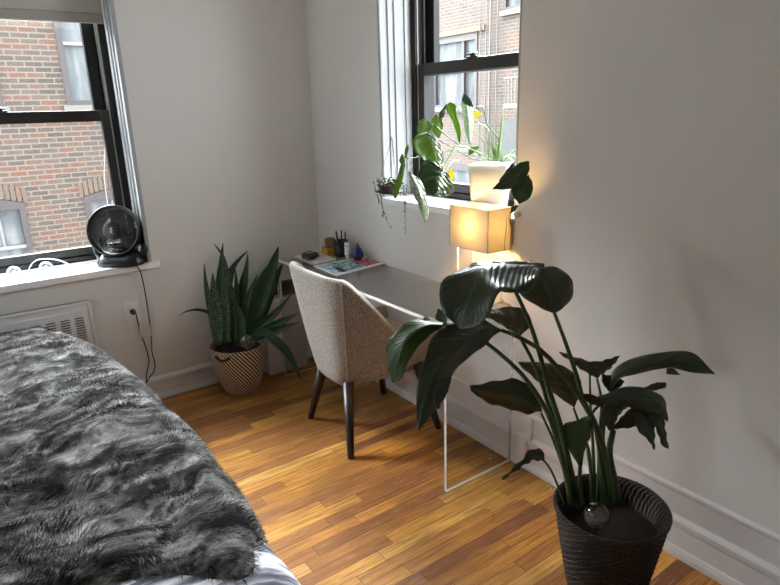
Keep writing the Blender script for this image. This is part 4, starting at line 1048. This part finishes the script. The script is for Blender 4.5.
# vine plant in the white square pot on the sill ------------------------------
mp = thing('vine_plant', (.085, -1.445, 1.116), 'trailing green leafy plant in a white square pot on the right sill', 'potted plant')
MZ0, MZ1 = 1.116, 1.315
def pot_mat():
    t = NT('white_pot'); a = t.bsdf((.50, .48, .44), .3); b = t.n('ShaderNodeBsdfTranslucent'); b.inputs[0].default_value = (.85, .8, .7, 1)
    m = t.n('ShaderNodeMixShader'); m.inputs[0].default_value = .25; t.l(a, m.inputs[1]); t.l(b.outputs[0], m.inputs[2]); return t.done(m.outputs[0])
pc = Vector((.085, -1.445, 0)); rot_ = Matrix.Rotation(.62, 3, 'Z')
def sqp(h, z, n_=40, rr=.022):
    out = []
    for k in range(n_):
        a = 2 * PI * k / n_; e = .28
        c_, s_ = math.cos(a), math.sin(a)
        v = Vector((math.copysign(abs(c_) ** e, c_) * h, math.copysign(abs(s_) ** e, s_) * h, 0))
        v = rot_ @ v; out.append(Vector((pc.x + v.x, pc.y + v.y, z)))
    return out
lay = [(.0, MZ0), (.070, MZ0), (.073, MZ0 + .004), (.089, MZ1), (.086, MZ1 + .001), (.084, MZ1 - .02), (.0, MZ1 - .021)]
g = G(); vs = []; 
for h, z in lay: vs += sqp(max(h, .001), z)
fs = [(j*40+i, j*40+(i+1) % 40, (j+1)*40+(i+1) % 40, (j+1)*40+i) for j in range(len(lay)-1) for i in range(40)]
g.add(vs, fs); g.make('pot', pot_mat(), mp)
g = G(); vs = sqp(.080, MZ1 - .012); g.add(vs, [tuple(range(40))]); g.make('soil', M_SOIL, mp)
m8 = lambda L: lcr(L, 400, 85, 7.8)
m5 = lambda L: lcr(L, 370, 130, 5.85)
m45 = lambda L: lcr(L, 450, 155, 7.8)
leaf(mp, m5([(338,12),(368,80),(388,145),(415,214)]), m5([(334,10),(262,45),(254,115),(310,178),(415,213)]), m5([(340,14),(398,62),(432,130),(432,190),(415,215)]), [2.72, 2.70, 2.68], -.02, .03, M_MON, 22, .08, label='large light green leaf')
leaf(mp, m5([(345,25),(375,75),(398,140),(418,205)]), m5([(342,22),(362,90),(390,160),(416,206)]), m5([(350,26),(402,66),(431,132),(424,200)]), [2.69, 2.67, 2.66], -.0, .01, M_MONW, 18, .04, label='glossy half of the large leaf, its whitish sheen put into the colour')  # overlay on the leaf above: its gloss painted as a pale colour
leaf(mp, m8([(192,262),(180,330),(152,382)]), m8([(188,260),(150,285),(133,345),(148,384)]), m8([(200,262),(252,300),(245,350),(158,384)]), [2.78, 2.76], 0, .01, M_MON, 14, .08)
leaf(mp, m5([(428,222),(402,290),(395,345),(400,388)]), m5([(428,222),(332,166),(284,260),(318,365),(400,388)]), m5([(428,222),(468,270),(496,345),(455,382),(400,388)]), [2.66, 2.62, 2.60], .03, .02, M_MOND, 22, .08, label='dark green underside leaf')
leaf(mp, m5([(228,243),(278,335),(308,430),(326,540)]), m5([(222,238),(236,325),(278,430),(322,540)]), m5([(234,243),(304,300),(330,390),(346,490),(328,540)]), [2.60, 2.56, 2.54], .01, .02, M_MONW, 20, .08, label='silvery hanging leaf')
leaf(mp, m5([(200,165),(182,270),(148,400)]), m5([(196,150),(160,270),(132,370),(146,402)]), m5([(206,165),(206,210),(184,320),(152,400)]), [2.62, 2.60], .0, .01, M_MON, 16, .08)
leaf(mp, m5([(192,208),(186,175),(190,140)]), m5([(190,208),(170,180),(186,140)]), m5([(194,208),(208,175),(194,140)]), [2.63, 2.64], .0, .0, M_MON, 10, .08)
leaf(mp, m5([(208,165),(214,120),(222,82)]), m5([(204,165),(203,120),(218,82)]), m5([(212,165),(226,120),(226,84)]), [2.66, 2.66], .0, .0, M_MON, 10, .08)
leaf(mp, m8([(280,230),(295,320),(300,418)]), m8([(274,230),(248,270),(254,350),(298,418)]), m8([(288,230),(336,275),(338,335),(304,418)]), [2.80, 2.79], .01, .01, M_MON, 16, .1)
leaf(mp, m8([(380,138),(415,220),(445,330),(466,455)]), m8([(376,138),(356,182),(402,260),(434,350),(462,455)]), m8([(388,134),(432,150),(440,225),(474,345),(470,455)]), [2.80, 2.78], .01, .0, M_MON, 18, .1)
leaf(mp, m8([(362,150),(335,200),(318,262)]), m8([(358,150),(310,215),(305,240),(315,270)]), m8([(366,150),(348,215),(345,240),(322,270)]), [2.82, 2.81], .0, .0, M_MOND, 10, .1)
leaf(mp, m8([(502,62),(520,180),(535,300),(546,462)]), m8([(498,64),(480,130),(500,240),(506,340),(540,462)]), m8([(508,62),(566,150),(582,230),(572,360),(552,462)]), [2.76, 2.74], .02, .03, M_MONW, 20, .1, label='silver and dark folded leaf')
leaf(mp, m8([(500,66),(525,110),(572,175)]), m8([(494,70),(484,120),(510,150),(572,176)]), m8([(506,64),(555,120),(574,174)]), [2.74, 2.73], .0, .0, M_MOND, 12, .1)
leaf(mp, m8([(578,205),(600,225),(638,222)]), m8([(578,200),(605,200),(638,220)]), m8([(578,272),(600,262),(638,226)]), [2.76, 2.76], .0, .0, M_MONY, 8, .05, label='small yellow leaf')
leaf(mp, m8([(535,548),(560,510),(618,478)]), m8([(533,545),(545,488),(618,474)]), m8([(538,552),(590,520),(620,482)]), [2.76, 2.77], .0, .0, M_MON, 10, .05)
leaf(mp, m45([(606,48),(540,140),(450,205),(330,266)]), m45([(600,44),(525,70),(450,140),(330,264)]), m45([(618,50),(618,120),(550,245),(440,268),(332,267)]), [2.34, 2.33, 2.31], .0, .0, M_MOND, 20, .12, label='dark glossy drooping leaf')
leaf(mp, m45([(608,158),(575,270),(540,382)]), m45([(590,175),(488,240),(480,300),(538,382)]), m45([(612,150),(648,240),(622,335),(544,382)]), [2.345, 2.33], .0, .0, M_MOND, 18, .1)
leaf(mp, m45([(530,392),(495,415),(474,455)]), m45([(528,388),(480,408),(470,455)]), m45([(532,396),(515,425),(478,457)]), [2.34, 2.34], .0, .0, M_MOND, 8, .1)
leaf(mp, m45([(500,62),(460,110),(385,200)]), m45([(488,55),(440,120),(382,198)]), m45([(508,100),(480,115),(388,202)]), [2.36, 2.34], .0, .0, M_MOND, 8, .05)
leaf(mp, m8([(-0,0),(0,0),(0,0)]) if False else m5([(470,225),(480,265),(478,300)]), m5([(455,230),(462,265),(472,300)]), m5([(476,225),(492,260),(482,300)]), [2.72, 2.72], .0, .0, M_MONY, 8, .05, label='small yellowed leaf low in front of the window')
PB = 2.80
for pts, dd_, r in ((m8([(720,600),(560,572),(400,480),(215,385)]), [PB, 2.68], .0028), (m8([(740,600),(650,550),(460,465),(245,295)]), [PB, 2.76], .0028),
    (m8([(760,600),(690,490),(578,345)]), [PB, 2.76], .0026), (m8([(780,600),(690,350),(585,285)]), [PB, 2.76], .0026), (m8([(790,600),(770,430),(680,300),(640,172),(578,182)]), [PB, PB, 2.76], .0028),
    (m8([(700,600),(560,480),(480,220),(425,150)]), [PB, 2.80], .0024), (m8([(740,600),(600,520),(440,475),(380,570)]) + m5([(415,230)]), [PB, 2.72, 2.64], .0024),
    (m8([(740,605),(560,505),(330,515),(200,520)]) + m5([(270,160),(215,168)]), [PB, 2.72, 2.63], .0022), (m8([(740,605),(540,520),(330,512)]), [PB, 2.8], .002),
    (m45([(350,60),(440,10),(500,60)]), [PB, 2.36], .0026), (m45([(360,60),(450,0),(520,20),(528,90)]), [PB, 2.5, 2.35], .002), (m5([(520,180),(480,190),(400,310)]), [PB, 2.62], .002)):
    stem(mp, pts, dd_, r, M_STEML if r < .0027 else M_STEM)
for pts, w_ in (([(498,162),(500,140),(504,105)], 2.2), ([(488,160),(487,130),(488,100)], .8), ([(494,163),(493,150),(490,138)], 1.6), ([(503,162),(510,154),(517,149),(521,149)], 1.6), ([(497,162),(495,150),(499,142)], 2.0), ([(500,164),(520,152),(521,163)], 1.0)):
    p3 = spline(ext(pts, [2.80, 2.80]), 10)
    G().tube(p3, [w_ * 2.8 / FPX * (1 - .85 * i / 9) for i in range(10)], 6).make('spike_leaf', M_STEML, mp)
o_ = G().lathe([(0, MZ1 - .012), (.02, MZ1 + .008), (.05, MZ1 + .004), (.06, MZ1 - .012)], (pc.x, pc.y, 0), 24).make('moss', M_WPLASTIC, mp)

# small hanging planter ------------------------------------------------------
hp = P(390, 187, 2.98)
hk = on(1, 392, 137, -.752)
hn = thing('hanging_planter', (hp.x, hp.y, hp.z - .03), 'small hanging pot of trailing succulents in front of the left jamb of the right window', 'hanging planter')
G().lathe([(0, -.03), (.050, -.03), (.052, -.024), (.070, -.022), (.072, -.018), (.05, -.016), (.056, .012), (.053, .012), (.048, -.005), (0, -.004)], hp, 28).make('pot', plain('brown_clay', (.06, .035, .024), .7), hn)
g = G()
for a in (.3, 2.4, 4.5): g.tube([hk, hp + Vector((.058 * math.cos(a), .058 * math.sin(a), .01)), hp + Vector((.06 * math.cos(a), .06 * math.sin(a), -.02))], .0016, 5)
g.tube([hk, hk + Vector((0, .02, .01))], .003, 6)
g.make('hanger', M_PLASTIC, hn)
g = G(); g2 = G()
def blob(g, c, r):
    c = Vector(c); g.lathe([(0, -r * .7), (r * .8, -r * .3), (r * .8, r * .3), (0, r * .7)], c, 5)
for k in range(150):
    a = random.random() * 2 * PI; r = .064 * math.sqrt(random.random()); (blob(g if k % 3 else g2, hp + Vector((r * math.cos(a), r * math.sin(a), .01 + random.random() * .03)), .008))
def strand(pts, d_, n_, sp_=.006):
    ps = spline(ext(pts, [d_, d_]), n_); g.tube(ps, .0008, 4)
    for p in ps:
        if random.random() < .8: blob(g, Vector(p) + Vector(((random.random() - .5) * sp_, (random.random() - .5) * sp_, 0)), .0028 + random.random() * .003)
strand([(381,180),(380,192),(384,212),(388,222),(391,228)], 2.93, 34); strand([(378,183),(381,196),(383,212),(383,218)], 2.93, 26)
strand([(404,182),(404,196),(405,212),(405.5,233)], 2.93, 40); strand([(407,185),(406,198),(405,212)], 2.93, 24); strand([(374,182),(376,192),(380,203)], 2.93, 20); strand([(402,186),(400,200)], 2.93, 10)
g.make('trailing_foliage', plain('succulent_green', (.03, .06, .018), .5, .4, 60), hn); g2.make('pale_foliage', plain('succulent_pale', (.16, .18, .09), .5, .3, 60), hn)

# ---------------------------------------------------------------- plaster crumbs on the floor
g = G()
for px_, py_ in ((548,486),(551,489),(555,486),(553,491),(532,502.5),(541,476),(490,455),(490,459)):
    c_ = on(2, px_, py_, 0); blob(g, (c_.x, c_.y, .003), .004 + random.random() * .003)
cr = g.make('plaster_crumbs', M_WPLASTIC); tag(cr, 'tiny white plaster crumbs on the oak floor near the wicker basket', 'crumbs', kind='stuff')

# ---------------------------------------------------------------- light
w = bpy.data.worlds.new('sky'); SC.world = w; w.use_nodes = True
nt = w.node_tree; bg = nt.nodes['Background']; bg.inputs[0].default_value = (.90, .95, 1.0, 1); bg.inputs[1].default_value = 2.6
def skylight(name, d, e, ang, col=(.93, .97, 1)):
    l = bpy.data.lights.new(name, 'SUN'); l.energy = e; l.angle = math.radians(ang); l.color = col
    o = bpy.data.objects.new(name, l); COL.objects.link(o); o.rotation_euler = Vector(d).to_track_quat('-Z', 'Y').to_euler()
skylight('bright_sky', (.10, -.78, -.52), 12, 60)
skylight('bright_sky', (-.80, -.25, -.45), 22, 60)
def portal(name, loc, rot, sx, sy):
    l = bpy.data.lights.new(name, 'AREA'); l.shape = 'RECTANGLE'; l.size = sx; l.size_y = sy; l.cycles.is_portal = True
    o = bpy.data.objects.new(name, l); COL.objects.link(o); o.location = loc; o.rotation_euler = rot
portal('portal', ((A0+A1)/2, TH + .02, (AZ0+AZ1)/2), (-PI/2, 0, 0), A1 - A0, AZ1 - AZ0)
portal('portal', (TH + .02, (B0+B1)/2, (BZ0+BZ1)/2), (-PI/2, 0, -PI/2), B1 - B0, BZ1 - BZ0)
portal('portal', (XL - .22, (C0+C1)/2, (CZ0+CZ1)/2), (-PI/2, 0, PI/2), C1 - C0, CZ1 - CZ0)
SC.view_settings.view_transform = 'Standard'; SC.view_settings.look = 'None'; SC.view_settings.gamma = 1
SC.view_settings.use_curve_mapping = False; SC.view_settings.exposure = 2.03
SC.cycles.max_bounces = 10; SC.cycles.diffuse_bounces = 6; SC.cycles.transparent_max_bounces = 24
SC.cycles.caustics_reflective = False; SC.cycles.caustics_refractive = False; SC.cycles.sample_clamp_indirect = 6
SC.cycles.use_denoising = True
